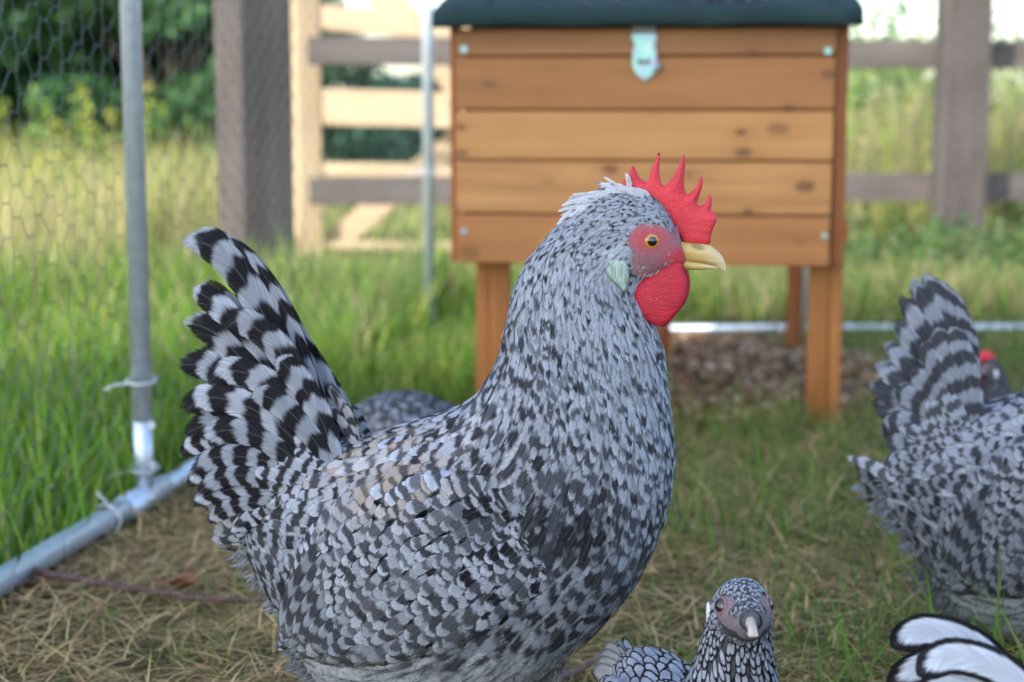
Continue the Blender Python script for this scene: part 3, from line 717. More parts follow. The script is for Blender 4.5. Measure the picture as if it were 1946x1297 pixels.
class Surf:
    """closed lofted surface. stations: (dorsal x, dorsal y, ventral x, ventral y, half depth[, centre depth]) in drawing units"""
    def __init__(s, st, M, S, Ns=150, Nt=96, depth_off=0.0, sq=.92):
        st = [tuple(r) + (0,) * (6 - len(r)) for r in st]
        A, s.idx = catmull(st, Ns); A[:, 4] = np.maximum(A[:, 4], .3)
        th = np.linspace(0, 2 * np.pi, Nt, endpoint=False)
        C = (A[:, 0:2] + A[:, 2:4]) / 2; D = A[:, 0:2] - C
        c, sn = np.cos(th), np.sin(th)
        px = C[:, None, :] + D[:, None, :] * c[None, :, None]
        d = (A[:, 4:5] * (np.sign(sn) * np.abs(sn) ** sq)[None] + A[:, 5:6]) * S
        lx, lz = M(px[..., 0], px[..., 1])
        s.P = np.stack([lx, -d, lz], -1); s.px = px; s.Ns, s.Nt = Ns, Nt; s.n_st = len(st)
        ds = np.gradient(s.P, axis=0) * (Ns - 1); Pe = np.concatenate([s.P[:, -1:], s.P, s.P[:, :1]], 1)
        dt = (Pe[:, 2:] - Pe[:, :-2]) / 2 * Nt
        s.ls = np.linalg.norm(ds, axis=-1) + 1e-6; s.lt = np.linalg.norm(dt, axis=-1) + 1e-6
        n = np.cross(dt, ds); n /= np.linalg.norm(n, axis=-1)[..., None] + 1e-9
        ctr = s.P.mean(1, keepdims=True)
        if np.mean(np.sum(n * (s.P - ctr), -1)) < 0: n = -n
        s.N = n
    def ev(s, arr, u, t):
        x = np.clip(u, 0, 1) * (s.Ns - 1); y = (t % 1.0) * s.Nt
        i = np.clip(np.floor(x).astype(int), 0, s.Ns - 2); j = np.floor(y).astype(int)
        fx, fy = x - i, y - j; j0 = j % s.Nt; j1 = (j + 1) % s.Nt
        if arr.ndim == 3: fx, fy = fx[..., None], fy[..., None]
        return (arr[i, j0] * (1 - fx) + arr[i + 1, j0] * fx) * (1 - fy) + (arr[i, j1] * (1 - fx) + arr[i + 1, j1] * fx) * fy
    def mesh(s, name, inset=0.0):
        V = (s.P - s.N * inset).reshape(-1, 3)
        i = np.arange(s.Ns - 1)[:, None] * s.Nt; j = np.arange(s.Nt)[None]; j2 = (j + 1) % s.Nt
        F = np.stack([i + j, i + j2, i + s.Nt + j2, i + s.Nt + j], -1).reshape(-1, 4)
        c0, c1 = s.P[0].mean(0), s.P[-1].mean(0)
        V = np.concatenate([V, [c0, c1]]); n = len(V); b = (s.Ns - 1) * s.Nt
        j = np.arange(s.Nt); j2 = (j + 1) % s.Nt
        F = np.concatenate([F, np.stack([j2, j, j * 0 + n - 2, j * 0 + n - 2], -1)[:, :4], np.stack([b + j, b + j2, j * 0 + n - 1, j * 0 + n - 1], -1)])
        tri = F[-2 * s.Nt:][:, :3]; quad = F[:-2 * s.Nt]
        # triangles as their own faces
        me = bpy.data.meshes.new(name)
        me.from_pydata(V.tolist(), [], quad.tolist() + tri.tolist()); me.update()
        return me
    def side_depth(s, x, y, sign=1):
        d = np.hypot(s.px[..., 0] - x, s.px[..., 1] - y) + np.where(s.P[..., 1] * -sign > 0, 0, 1e6)
        k = np.unravel_index(np.argmin(d), d.shape); return abs(s.P[k][1])
    def rows(s, rfun, lenk=.50, widk=.74):
        """feather roots in staggered jittered rows; rfun(station idx, t, px, py) -> (L, W)"""
        tt = (np.arange(s.Nt) + .5) / s.Nt; out_s, out_t = [], []
        u = 0.0; row = 0
        while u < 1.0:
            uu = np.full(s.Nt, u); ls, lt = s.ev(s.ls, uu, tt), s.ev(s.lt, uu, tt)
            px = s.ev(s.px, uu, tt)
            st = np.interp(u * (s.Ns - 1), np.arange(s.Ns), s.idx)
            L, W = rfun(np.full(s.Nt, st), tt, px[:, 0], px[:, 1])
            dens_s = ls / (L * lenk); step = 1.0 / max(dens_s.max(), 1.0)
            dens_t = lt / (W * 2 * widk); cum = np.concatenate([[0], np.cumsum(dens_t / s.Nt)])
            n = int(cum[-1])
            if n > 1:
                q = (np.arange(n) + (.5 if row % 2 else 0) + rng.uniform(-.28, .28, n)) % cum[-1]
                t = np.interp(q, cum, np.linspace(0, 1, s.Nt + 1))
                keep = rng.uniform(size=n) < np.maximum(np.interp(t, tt, dens_s, period=1) / dens_s.max() * 1.5, .35)
                t = t[keep]; out_t.append(t); out_s.append(u + rng.uniform(-.35, .35, len(t)) * step)
            u += step; row += 1
        return np.clip(np.concatenate(out_s), 0, 1), np.concatenate(out_t) % 1

FR, FC = 7, 5
def wprofile(v, point):
    rnd = np.sqrt(np.clip(1 - np.clip((v - .70) / .30, 0, 1) ** 2, 0, 1)); pt = np.clip((1 - v) / .62, 0, 1) ** .75
    return (np.clip(.45 + v * 1.6, 0, 1)) * (rnd * (1 - point) + pt * point)
class Plume:
    def __init__(s): s.V, s.F, s.uv, s.a, s.b, s.c, s.n = [], [], [], [], [], [], 0
    def add(s, V, nr, nc, u, v, A, B, C):
        """V (N,nr,nc,3)"""
        N = len(V); b = s.n + np.arange(N)[:, None, None] * nr * nc
        i = np.arange(nr - 1)[:, None] * nc; j = np.arange(nc - 1)[None]
        q = np.stack([i + j, i + j + 1, i + nc + j + 1, i + nc + j], -1).reshape(-1, 4)
        s.F.append((b + q[None]).reshape(-1, 4)); s.V.append(V.reshape(-1, 3)); s.n += N * nr * nc
        uv = np.zeros((nr, nc, 3)); uv[..., 0] = u[None, :]; uv[..., 1] = v[:, None]
        s.uv.append(np.broadcast_to(uv, (N, nr, nc, 3)).reshape(-1, 3))
        for dst, X in ((s.a, A), (s.b, B), (s.c, C)): dst.append(np.repeat(np.asarray(X, float), nr * nc, 0))
    def build(s, name, parent, mirror=False):
        V = np.concatenate(s.V)
        if mirror: V = V * np.array([1, -1, 1])
        me = mesh_np(name, V, np.concatenate(s.F), {'fuv': ('FLOAT_VECTOR', np.concatenate(s.uv)), 'fa': ('FLOAT_VECTOR', np.concatenate(s.a)),
                     'fb': ('FLOAT_VECTOR', np.concatenate(s.b)), 'fc': ('FLOAT_VECTOR', np.concatenate(s.c))})
        return link(name, me, M_FEATHER, parent, True)

def cover(pl, surf, s, t, L, W, rot, lift, point, A, B, C, base=0.0):
    N = len(s); v = np.linspace(0, 1, FR); u = np.linspace(-1, 1, FC)
    wp = np.stack([wprofile(v, p) for p in (0, 1)])
    prof = wp[0][None] * (1 - point[:, None]) + wp[1][None] * point[:, None]
    along = (v[None, :, None] - .25) * L[:, None, None] * np.ones((1, 1, FC))
    across = u[None, None, :] * W[:, None, None] * prof[:, :, None]
    cr, sr = np.cos(rot)[:, None, None], np.sin(rot)[:, None, None]
    a = along * cr - across * sr; c = along * sr + across * cr
    ls, lt = surf.ev(surf.ls, s, t), surf.ev(surf.lt, s, t)
    ls = np.maximum(ls, np.median(surf.ls) * .25); lt = np.maximum(lt, .012)
    # local steps, measured again at mid-length so long feathers keep their size
    mu = s - L * .4 / ls; ls2 = np.maximum(surf.ev(surf.ls, mu, t), np.median(surf.ls) * .25); ls = (ls + ls2) / 2
    uu = s[:, None, None] - a / ls[:, None, None]; tt = t[:, None, None] + c / lt[:, None, None]
    shp = uu.shape
    P = surf.ev(surf.P, uu.ravel(), tt.ravel()).reshape(*shp, 3); Nn = surf.ev(surf.N, uu.ravel(), tt.ravel()).reshape(*shp, 3)
    # beyond the rear end of the surface go on straight
    over = np.minimum(uu, 0)[..., None]
    if over.min() < 0:
        tan = surf.P[2].mean(0) - surf.P[14].mean(0); tan /= np.linalg.norm(tan)
        P = P + tan * (-over * ls[:, None, None, None])
    h = base + lift[:, None, None] * (v[None, :, None] ** 1.3) - W[:, None, None] * .08 * (u ** 2)[None, None, :]
    P = P + Nn * h[..., None]
    pl.add(P, FR, FC, u, v, A, B, C)

def vane(pl, M, S, pts, w, d0, d1, A, B, C, point=0.0, twist=0.0, cup=.12, nr=16, nc=7, sign=1, hook=0.0):
    """one large feather: centre line in drawing units, half width w (units), depth d0 at base .. d1 at tip (units); pts run base -> tip"""
    c, _ = catmull(pts, nr); v = np.linspace(0, 1, nr); u = np.linspace(-1, 1, nc)
    lx, lz = M(c[:, 0], c[:, 1]); T = np.gradient(np.stack([lx, lz], 1), axis=0); T /= np.linalg.norm(T, axis=1)[:, None] + 1e-9
    n2 = np.stack([-T[:, 1], T[:, 0]], 1)
    W = w * S * wprofile(v, point)
    k = np.linspace(d0, d1, nr) * S
    ct, st_ = math.cos(twist), math.sin(twist)
    V = np.zeros((1, nr, nc, 3))
    V[0, :, :, 0] = lx[:, None] + n2[:, 0:1] * W[:, None] * u[None] * ct
    V[0, :, :, 2] = lz[:, None] + n2[:, 1:2] * W[:, None] * u[None] * ct
    V[0, :, :, 1] = -(sign) * (k[:, None] + W[:, None] * u[None] * st_ - cup * W[:, None] * (u ** 2)[None])
    pl.add(V, nr, nc, u, v, [A], [B], [C])

def inflate(name, poly, M, S, T, mat, parent, depth=0.0, step=5.0, fall=9.0, sign=0, smooth_n=3, lean=None, crease=None):
    """fleshy sheet with a rounded rim from an outline in drawing units"""
    P = np.array(poly, float); n = len(P)
    if smooth_n > 1:
        Q = []
        for i in range(n):
            p0, p1, p2, p3 = P[i - 1], P[i], P[(i + 1) % n], P[(i + 2) % n]
            for k in range(smooth_n):
                f = k / smooth_n; Q.append(.5 * (2 * p1 + (p2 - p0) * f + (2 * p0 - 5 * p1 + 4 * p2 - p3) * f * f + (3 * p1 - p0 - 3 * p2 + p3) * f ** 3))
        P = np.array(Q); n = len(P)
    A, B = P, np.roll(P, -1, 0)
    def dist(q):
        ab = B - A; t = np.clip(((q[:, None] - A) * ab).sum(-1) / ((ab ** 2).sum(-1) + 1e-9), 0, 1)
        return np.linalg.norm(q[:, None] - (A + ab * t[..., None]), axis=-1).min(1)
    def inside(q):
        x, y = q[:, 0:1], q[:, 1:2]; c = ((A[:, 1] > y) != (B[:, 1] > y)) & (x < (B[:, 0] - A[:, 0]) * (y - A[:, 1]) / (B[:, 1] - A[:, 1] + 1e-12) + A[:, 0])
        return c.sum(1) % 2 == 1
    gx, gy = np.meshgrid(np.arange(P[:, 0].min(), P[:, 0].max(), step), np.arange(P[:, 1].min(), P[:, 1].max(), step)); gx[::2] += step / 2
    q = np.stack([gx.ravel(), gy.ravel()], 1); q = q[inside(q)]; q = q[dist(q) > step * .45]
    allp = np.concatenate([P, q]) if len(q) else P
    vs, _, fs, *_ = delaunay_2d_cdt([Vector(p) for p in allp], [], [list(range(n))], 1, 1e-5)
    V2 = np.array([tuple(v) for v in vs]); dd = dist(V2)
    h = T * S * np.sqrt(1 - np.exp(-dd / fall)); h[dd < .02] = 0
    if crease is not None: h = h * crease(V2)
    lx, lz = M(V2[:, 0], V2[:, 1])
    off = depth * S + (lean(V2) * S if lean is not None else 0)
    m = len(V2)
    VF = np.stack([lx, -(off + h), lz], 1); VB = np.stack([lx, -(off - h), lz], 1)
    rim = dd < .02
    idx2 = np.where(rim, np.arange(m), np.arange(m) + m)
    F = [tuple(f) for f in fs] + [tuple(int(idx2[k]) for k in reversed(f)) for f in fs]
    me = bpy.data.meshes.new(name); me.from_pydata(np.concatenate([VF, VB]).tolist(), [], F); me.update()
    bm = bmesh.new(); bm.from_mesh(me); loose = [v for v in bm.verts if not v.link_faces]; bmesh.ops.delete(bm, geom=loose, context='VERTS')
    bmesh.ops.recalc_face_normals(bm, faces=bm.faces); bm.to_mesh(me); bm.free()
    return link(name, me, mat, parent, True)

def solid(name, st, M, S, mat, parent, colf=None, Ns=24, Nt=20, sq=.9):
    sf = Surf(st, M, S, Ns, Nt, sq=sq); me = sf.mesh(name)
    if colf:
        n = len(me.vertices); px = sf.px.reshape(-1, 2); px = np.concatenate([px, [px[:Nt].mean(0)], [px[-Nt:].mean(0)]])
        c = np.ones((n, 4)); c[:, :3] = colf(px[:, 0], px[:, 1]); a = me.attributes.new('col', 'FLOAT_COLOR', 'POINT'); a.data.foreach_set('color', c.ravel().astype(np.float32))
    return link(name, me, mat, parent, True)

def ball(name, loc, r, mat, parent, flat=1.0, seg=24, rot=None):
    bm = bmesh.new(); bmesh.ops.create_uvsphere(bm, u_segments=seg, v_segments=seg // 2, radius=r)
    bmesh.ops.scale(bm, verts=bm.verts, vec=(1, flat, 1))
    if rot: bmesh.ops.rotate(bm, verts=bm.verts, matrix=rot)
    bmesh.ops.translate(bm, verts=bm.verts, vec=loc)
    return bm_to(name, bm, mat, parent, True)

def eye(parent, M, S, surf, x, y, r, sign, iris_mat, pupil_k=.5, ring_mat=None, proud=.25):
    d = np.hypot(surf.px[..., 0] - x, surf.px[..., 1] - y) + np.where(surf.P[..., 1] * -sign > 0, 0, 1e6)
    k = np.unravel_index(np.argmin(d), d.shape); nrm = Vector(surf.N[k]); r = r * S
    lx, lz = M(np.array(x), np.array(y)); p = Vector((float(lx), float(surf.P[k][1]), float(lz)))
    q = Vector((0, -1, 0)).rotation_difference(nrm).to_matrix().to_4x4()
    X = Matrix.Translation(p - nrm * r * .62 * (1 - proud)) @ q
    def put(name, bm, mat, par): bmesh.ops.transform(bm, matrix=X, verts=bm.verts); return bm_to(name, bm, mat, par, True)
    bm = bmesh.new(); bmesh.ops.create_uvsphere(bm, u_segments=28, v_segments=16, radius=r); bmesh.ops.scale(bm, verts=bm.verts, vec=(1, .62, 1))
    e = put('eye', bm, iris_mat, parent)
    bm = bmesh.new(); rp = r * pupil_k; ring = []; surfy = lambda q_: -r * .62 * math.sqrt(1 - (q_ * pupil_k) ** 2) - r * .012
    cv = bm.verts.new((0, surfy(0), 0))
    for q_ in (.35, .7, 1.0): ring.append([bm.verts.new((math.cos(a) * rp * q_, surfy(q_), math.sin(a) * rp * q_)) for a in np.linspace(0, 2 * np.pi, 22, endpoint=False)])
    for j in range(22):
        bm.faces.new((cv, ring[0][j], ring[0][(j + 1) % 22]))
        for i in range(2): bm.faces.new((ring[i][j], ring[i][(j + 1) % 22], ring[i + 1][(j + 1) % 22], ring[i + 1][j]))
    put('pupil', bm, M_PUPIL, e)
    if ring_mat:
        bm = bmesh.new(); add_tube(bm, [(math.cos(a) * r * 1.04, -r * .14, math.sin(a) * r * .98) for a in np.linspace(0, 2 * np.pi, 28)], r * .17, 8, cap=False)
        put('eyelid', bm, ring_mat, parent)

def legs(parent, hips, ztop, sc=1.0):
    for (x, y) in hips:
        bm = bmesh.new()
        add_tube(bm, [(x, y, ztop), (x - .012 * sc, y, ztop * .55), (x + .004, y, .012)], [.010 * sc, .0062 * sc, .0065 * sc], 10)
        for a, l in ((0, .055), (.55, .045), (-.55, .045), (math.pi, .022)):
            dx, dy = math.cos(a) * l * sc, math.sin(a) * l * sc
            add_tube(bm, [(x + .004, y, .014 * sc), (x + dx * .55, y + dy * .55, .010 * sc), (x + dx * .9, y + dy * .9, .006 * sc), (x + dx * 1.15, y + dy * 1.15, .002)], [.0055 * sc, .0045 * sc, .0032 * sc, .0008], 8)
        bm_to('leg', bm, M_SHANK, parent, True)

def facepatch(parent, surf, fn, name='face', inset=.0006):
    """bare skin: the part of the head surface where fn(px,py)->(mask,col) says so, a hair proud of it"""
    px = surf.px; m, col = fn(px[..., 0], px[..., 1])
    mm = m | np.roll(m, -1, 1); mm[:-1] |= m[1:]
    i, j = np.where(m[:-1] & m[1:]); j2 = (j + 1) % surf.Nt; ok = m[i, j2] & m[i + 1, j2]; i, j, j2 = i[ok], j[ok], j2[ok]
    Nt = surf.Nt; F = np.stack([i * Nt + j, i * Nt + j2, (i + 1) * Nt + j2, (i + 1) * Nt + j], 1)
    used, inv = np.unique(F, return_inverse=True)
    V = (surf.P + surf.N * inset).reshape(-1, 3)[used]; c = np.concatenate([col.reshape(-1, 3)[used], np.ones((len(used), 1))], 1)
    return link(name, mesh_np(name, V, inv.reshape(-1, 4), {'col': ('FLOAT_COLOR', c)}), M_FACE, parent, True)

# ---- drawing of the speckled hen, in pixels of the photograph laid on the hen's own upright plane
HEN = [(462, 968, 466, 1050, 8), (505, 915, 500, 1105, 62), (580, 868, 562, 1200, 118), (680, 836, 615, 1300, 160), (780, 804, 740, 1360, 186),
       (850, 782, 880, 1350, 198), (895, 760, 1010, 1300, 200), (922, 730, 1120, 1212, 196), (942, 695, 1205, 1115, 182), (956, 655, 1258, 1005, 162),
       (966, 612, 1281, 890, 140), (974, 570, 1272, 775, 116), (986, 530, 1262, 680, 97), (1006, 492, 1238, 605, 83), (1034, 456, 1222, 560, 74),
       (1078, 412, 1232, 536, 66), (1130, 378, 1256, 522, 60), (1190, 362, 1282, 512, 52), (1250, 378, 1298, 504, 40), (1288, 430, 1304, 494, 24)]
HEN_WING = [(566, 1178, 570, 1204, 4, 112), (592, 1060, 640, 1212, 18, 128), (650, 950, 730, 1212, 26, 158), (740, 885, 830, 1196, 30, 178), (840, 862, 930, 1160, 30, 188),
            (940, 868, 1020, 1105, 24, 178), (1030, 900, 1085, 1050, 18, 160), (1095, 950, 1110, 1000, 5, 136)]
COMBC = [(705, 355), (700, 290), (735, 265), (745, 215), (762, 200), (778, 220), (800, 265), (835, 290), (855, 270), (870, 210), (895, 160), (905, 125), (920, 130), (918, 165), (915, 230), (925, 290), (940, 312), (960, 300), (1000, 250), (1030, 195), (1045, 145), (1060, 142), (1065, 180), (1060, 240), (1058, 310), (1072, 360), (1100, 345), (1130, 310), (1145, 265), (1160, 262), (1163, 300), (1150, 350), (1132, 410), (1150, 428), (1180, 405), (1192, 368), (1208, 368), (1215, 400), (1212, 455), (1235, 470), (1243, 510), (1225, 550), (1212, 590), (1205, 640), (1170, 655), (1110, 650), (1060, 640), (1030, 600), (985, 530), (935, 470), (870, 410), (790, 380)]
COMBP = [(950 + a / 3.016, 250 + b / 3.016) for a, b in COMBC]
WATC = [(790, 870), (768, 930), (775, 985), (810, 1035), (855, 1078), (910, 1105), (960, 1100), (1000, 1060), (1050, 1000), (1078, 930), (1082, 850), (1068, 800), (1055, 750), (1010, 735), (940, 770), (890, 805), (830, 840)]
WATP = [(950 + a / 3.016, 250 + b / 3.016) for a, b in WATC]
LOBEC = [(620, 740), (640, 712), (700, 712), (748, 735), (764, 790), (757, 850), (740, 905), (700, 868), (650, 825), (625, 785)]
LOBEP = [(950 + a / 3.016, 250 + b / 3.016) for a, b in LOBEC]
M_DOWN = mat_simple('grey_down', (.34, .36, .40), .9, nscale=300, var=.45)
def ell(x, y, cx, cy, rx, ry, ang=0.0):
    c, s_ = math.cos(ang), math.sin(ang); dx, dy = x - cx, y - cy
    return np.sqrt(((dx * c + dy * s_) / rx) ** 2 + ((-dx * s_ + dy * c) / ry) ** 2)
def hen_face(x, y):
    m = (ell(x, y, 1243, 455, 44, 32, .15) < 1) | (ell(x, y, 1255, 492, 50, 42, -.25) < 1) | (x > 1283)
    red = np.array([.55, .07, .10]); mauve = np.array([.34, .15, .18]); dull = np.array([.46, .16, .19])
    k = np.clip(1.45 - ell(x, y, 1238, 450, 34, 25, .1), 0, 1)[..., None]
    k2 = np.clip(1.5 - ell(x, y, 1300, 482, 34, 16, -.3), 0, 1)[..., None]
    c = mauve * (1 - k) + red * k; c = c * (1 - k2) + np.array([.66, .05, .08]) * k2
    return m, c
def hen_face_soft(x, y):
    j = noise2(x / 5.0, y / 5.0, 41) * 3.2 + noise2(x / 2.0, y / 2.0, 42) * 1.4
    m, _ = hen_face(x + j, y + j * .7); return m, hen_face(x, y)[1]
def hen_lw(i, t, x, y):
    L = np.interp(i, [0, 2, 6, 8.5, 11, 13, 15, 17, 19], [.040, .036, .034, .030, .022, .017, .012, .0085, .0065])
    W = np.interp(i, [0, 2, 6, 8.5, 11, 13, 15, 17, 19], [.0080, .0082, .0080, .0060, .0036, .0026, .0020, .0016, .0014])
    return L, W
def hen_cover(pl, surf, S0, lw, style):
    s, t = surf.rows(lw); i = np.interp(s * (surf.Ns - 1), np.arange(surf.Ns), surf.idx); px = surf.ev(surf.px, s, t); x, y = px[:, 0], px[:, 1]
    return s, t, i, x, y

def speckled_hen(name, label, M, S, loc, rz, tail, group=None, dens=1.0, tint=1.0, crest=True, feather_k=1.0, tone_k=1.0, bark=1.0):
    root = empty(name, loc, rz); tag(root, label, 'hen', group)
    body = Surf(HEN, M, S, 170, 110)
    link('body', body.mesh('body', .0016), M_DOWN, root, True)
    lw = lambda i, t, x, y: tuple(q * feather_k for q in hen_lw(i, t, x, y))
    s, t = body.rows(lw)
    i = np.interp(s * (body.Ns - 1), np.arange(body.Ns), body.idx); px = body.ev(body.px, s, t); x, y = px[:, 0], px[:, 1]
    L, W = lw(i, t, x, y); L = L * rng.uniform(.8, 1.2, len(L)); W = W * rng.uniform(.85, 1.15, len(W))
    m, _ = hen_face(x, y); lobe = ell(x, y, 1180, 515, 20, 26) < 1; comb = (ell(x, y, 1250, 395, 40, 12, .6) < 1) & (y < 400)
    m2, _ = hen_face(x - 0, y)
    m, _ = hen_face((x - 1258) * 1.16 + 1258, (y - 474) * 1.16 + 474)
    keep = ~(m & (i > 14)) & ~(lobe & (i > 12)) & (i < 18.8)
    s, t, i, x, y, L, W = [q[keep] for q in (s, t, i, x, y, L, W)]; n = len(s)
    r1, r2, r3 = rng.uniform(size=(3, n))
    neck = np.clip((i - 9.5) / 2.5, 0, 1); head = np.clip((i - 14) / 2, 0, 1)
    saddle = np.exp(-(((x - 760) / 190) ** 2 + ((y - 850) / 60) ** 2))
    back = np.exp(-((y - (905 - (x - 560) * .32)) / 60) ** 2) * (i < 8) * (x < 960)
    belly = np.clip((y - 1165) / 70, 0, 1); rear = np.clip((640 - x) / 120, 0, 1)
    dpatch = np.exp(-(((x - 1130) / 95) ** 2 + ((y - 955) / 75) ** 2)) + .8 * np.exp(-(((x - 925) / 45) ** 2 + ((y - 945) / 40) ** 2))
    chest = np.exp(-(((x - 1225) / 60) ** 2 + ((y - 940) / 130) ** 2))
    blot = noise2(x / 55.0, y / 55.0, 31)
    nb = np.interp(i, [0, 3, 7, 10, 13, 19], [2.6, 2.4, 2.0, 1.6, 1.2, 1.1]) * rng.uniform(.85, 1.15, n) * bark
    tuft = ell(x, y, 1186, 470, 24, 15) < 1
    fleck = rng.uniform(size=n); ph = (.25 - .55 * nb + .09 * rng.normal(size=n) + .2 * (r3 > .85)) * (1 - neck) + neck * (-.50 + .16 * rng.normal(size=n)); nb = nb * (1 - neck) + neck * rng.uniform(.9, 1.3, n)
    dk = np.interp(i, [0, 6, 8.5, 10, 12, 19], [.05, .12, .20, -.30, -.52, -.48]) + .9 * np.clip(dpatch, 0, 1) + .35 * belly - .30 * back + .30 * blot - .35 * chest + .22 * rng.normal(size=n)
    ba = np.interp(i, [0, 8, 11, 19], [.98, .98, .98, .98]) * (1 - .30 * belly) * rng.uniform(.80, 1.0, n) * (1 - neck * (fleck > .68) * .85)
    lace = np.clip(.85 * (1 - neck) - .2 * back, 0, 1) * (r2 > .12)
    gold = np.clip(saddle * 1.0 * (r3 > .35) * rng.uniform(.4, 1, n) + .34 * back * r2 + .06 * (r2 > .9) + .3 * np.exp(-(((x - 1110) / 50) ** 2 + ((y - 385) / 30) ** 2)) * r3, 0, 1) * tint
    tone = (.95 + .12 * neck + .30 * tuft + .38 * back - .25 * np.clip(dpatch, 0, 1) - .18 * belly - .26 * np.clip((y - 900) / 250, 0, 1) - .04 * np.clip((i - 6), 0, 1) * (1 - neck) + .12 * chest) * rng.uniform(.86, 1.10, n) * tone_k  # lower body darkened in tone, standing in for less sky light there
    breast = np.clip(1 - np.abs(i - 7) / 3.2, 0, 1); fray = np.clip(.40 + .16 * breast + .6 * belly + .2 * r2, 0, 1.1); ba = np.where(tuft, .05, ba)
    point = np.clip(.15 + .45 * neck, 0, 1); rot = rng.normal(0, .16, n) + .10 * neck * rng.normal(size=n)
    # lower body feathers sweep downwards a little
    sgn = np.where(t < .5, 1, -1); rot = rot + sgn * (.25 * belly + .10)
    lift = L * np.interp(i, [0, 5, 8, 11, 15, 19], [.06, .045, .045, .08, .08, .07]) * rng.uniform(.5, 1.5, n) + belly * .003
    L = L * (1 + .35 * belly + .25 * breast); W = W * (1 + .2 * breast)
    pl = Plume()
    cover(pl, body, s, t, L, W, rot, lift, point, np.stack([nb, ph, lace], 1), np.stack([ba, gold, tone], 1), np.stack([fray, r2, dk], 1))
    # tiny bristles over the bare cheek
    for q in range(300):
        a_ = rng.uniform(0, 6.283); rr = rng.uniform(.62, 1.06) if q % 2 else rng.uniform(.3, 1.0); bx, by = 1246 + 50 * rr * math.cos(a_), 474 + 44 * rr * math.sin(a_)
        if ell(bx, by, 1244, 455, 24, 20) < 1 or bx > 1290: continue
        sg = 1 if q % 2 else -1; d = body.side_depth(bx, by, sg) / S; a = math.pi - .5 * (by - 455) / 40 + rng.normal() * .4; d_ = np.array([math.cos(a), math.sin(a)]); l = rng.uniform(8, 17)
        vane(pl, M, S, [(bx, by), (bx + d_[0] * l * .5, by + d_[1] * l * .5), (bx + d_[0] * l, by + d_[1] * l)], rng.uniform(.7, 1.5), d + .5, d + 3, [1, rng.uniform(), 0], [.3 * (rng.uniform() > .6), 0, 1.1], [.2, rng.uniform(), 0], point=.8, nr=4, nc=3, sign=sg)
    # loose fluff standing off the belly and vent
    def fluff(n, pts, spread, Lr, dirf, tone0):
        k = rng.integers(0, len(pts), n); base = np.array(pts, float)[k] + rng.normal(size=(n, 2)) * spread
        for q in range(n):
            a = dirf(base[q]) + rng.normal() * .35; l = rng.uniform(*Lr); b0 = base[q]
            sg = 1 if rng.uniform() < .6 else -1
            d = body.side_depth(b0[0], b0[1]) / S * rng.uniform(.3, 1.0)
            p = [b0 - 12 * np.array([math.cos(a), math.sin(a)]), b0 + l * .35 * np.array([math.cos(a), math.sin(a)]), b0 + l * np.array([math.cos(a + .25), math.sin(a + .25)])]
            vane(pl, M, S, p, rng.uniform(2.5, 5), d, d * .98, [rng.uniform(1, 2), rng.uniform(), 0], [.5, .0, tone0 * rng.uniform(.55, 1.0)], [.6, rng.uniform(), 0], point=.5, nr=7, nc=3, sign=sg)
    fluff(int(260 * dens), [(590, 1225), (610, 1255), (640, 1290), (575, 1205), (660, 1310)], 12, (26, 55), lambda b: 2.4, .75)
    fluff(int(160 * dens), [(1000, 1310), (940, 1335), (1050, 1275), (860, 1350)], 16, (26, 60), lambda b: 1.9, .8)
    fluff(int(150 * dens), [(500, 1090), (540, 1130), (470, 1050), (475, 1000)], 10, (20, 42), lambda b: 2.3, 1.0)
    pl.build('plumage', root)
    # wings
    pl = Plume(); wing = Surf(HEN_WING, M, S, 90, 72)
    def wlw(i, t, x, y):
        q = np.clip((t if np.isscalar(t) else np.where(t < .5, t, 1 - t)) * 2, 0, 1)
        big = np.clip((q - .45) / .4, 0, 1) * np.clip((6.0 - i) / 2, 0, 1)
        return (.0205 + .014 * big) * feather_k, (.0062 + .0030 * big) * feather_k
    s, t = wing.rows(wlw, .50, .74); k = t < .56; s, t = s[k], t[k]; k = s > .05; s, t = s[k], t[k]; n = len(s)
    i = np.interp(s * (wing.Ns - 1), np.arange(wing.Ns), wing.idx); px = wing.ev(wing.px, s, t); x, y = px[:, 0], px[:, 1]
    L, W = wlw(i, t, x, y); L = L * rng.uniform(.85, 1.15, n); W = W * rng.uniform(.88, 1.12, n)
    r1, r2, r3 = rng.uniform(size=(3, n)); edge = np.clip((620 - x) / 60, 0, 1)
    fr = np.clip((x - 880) / 120, 0, 1); sad = np.exp(-(((x - 800) / 120) ** 2 + ((y - 880) / 45) ** 2))
    lace = np.clip(.95 - .45 * fr, 0, 1) * (r3 > .12) * (1 + .2 * r1); nb = 1.6 + .3 * r1 + 1.6 * edge; wph = -.63 + .10 * rng.normal(size=n) + edge * r1
    dk = -.02 + .4 * fr + .3 * noise2(x / 50, y / 50, 8) + .2 * rng.normal(size=n) + .7 * np.exp(-(((x - 925) / 60) ** 2 + ((y - 945) / 45) ** 2))
    ba = .62 + .34 * r2 + .2 * edge + .15 * fr; gold = np.clip(sad * .95 * (r1 > .35) + .12 * r1, 0, 1) * tint
    tone = (.90 + .34 * r2 ** 2 - .22 * np.clip((y - 950) / 220, 0, 1) + .25 * sad - .05 * fr) * tone_k  # lower part of the wing toned down likewise, sky shade in the colour
    rot = .42 + .12 * rng.normal(size=n) - .35 * edge
    cover(pl, wing, s, t, L, W, rot, L * .09 * rng.uniform(.7, 1.3, n), .08 + 0 * L, np.stack([nb, wph, lace], 1), np.stack([ba, gold, tone], 1), np.stack([.34 + .15 * r1, r2, dk], 1), base=.0015)
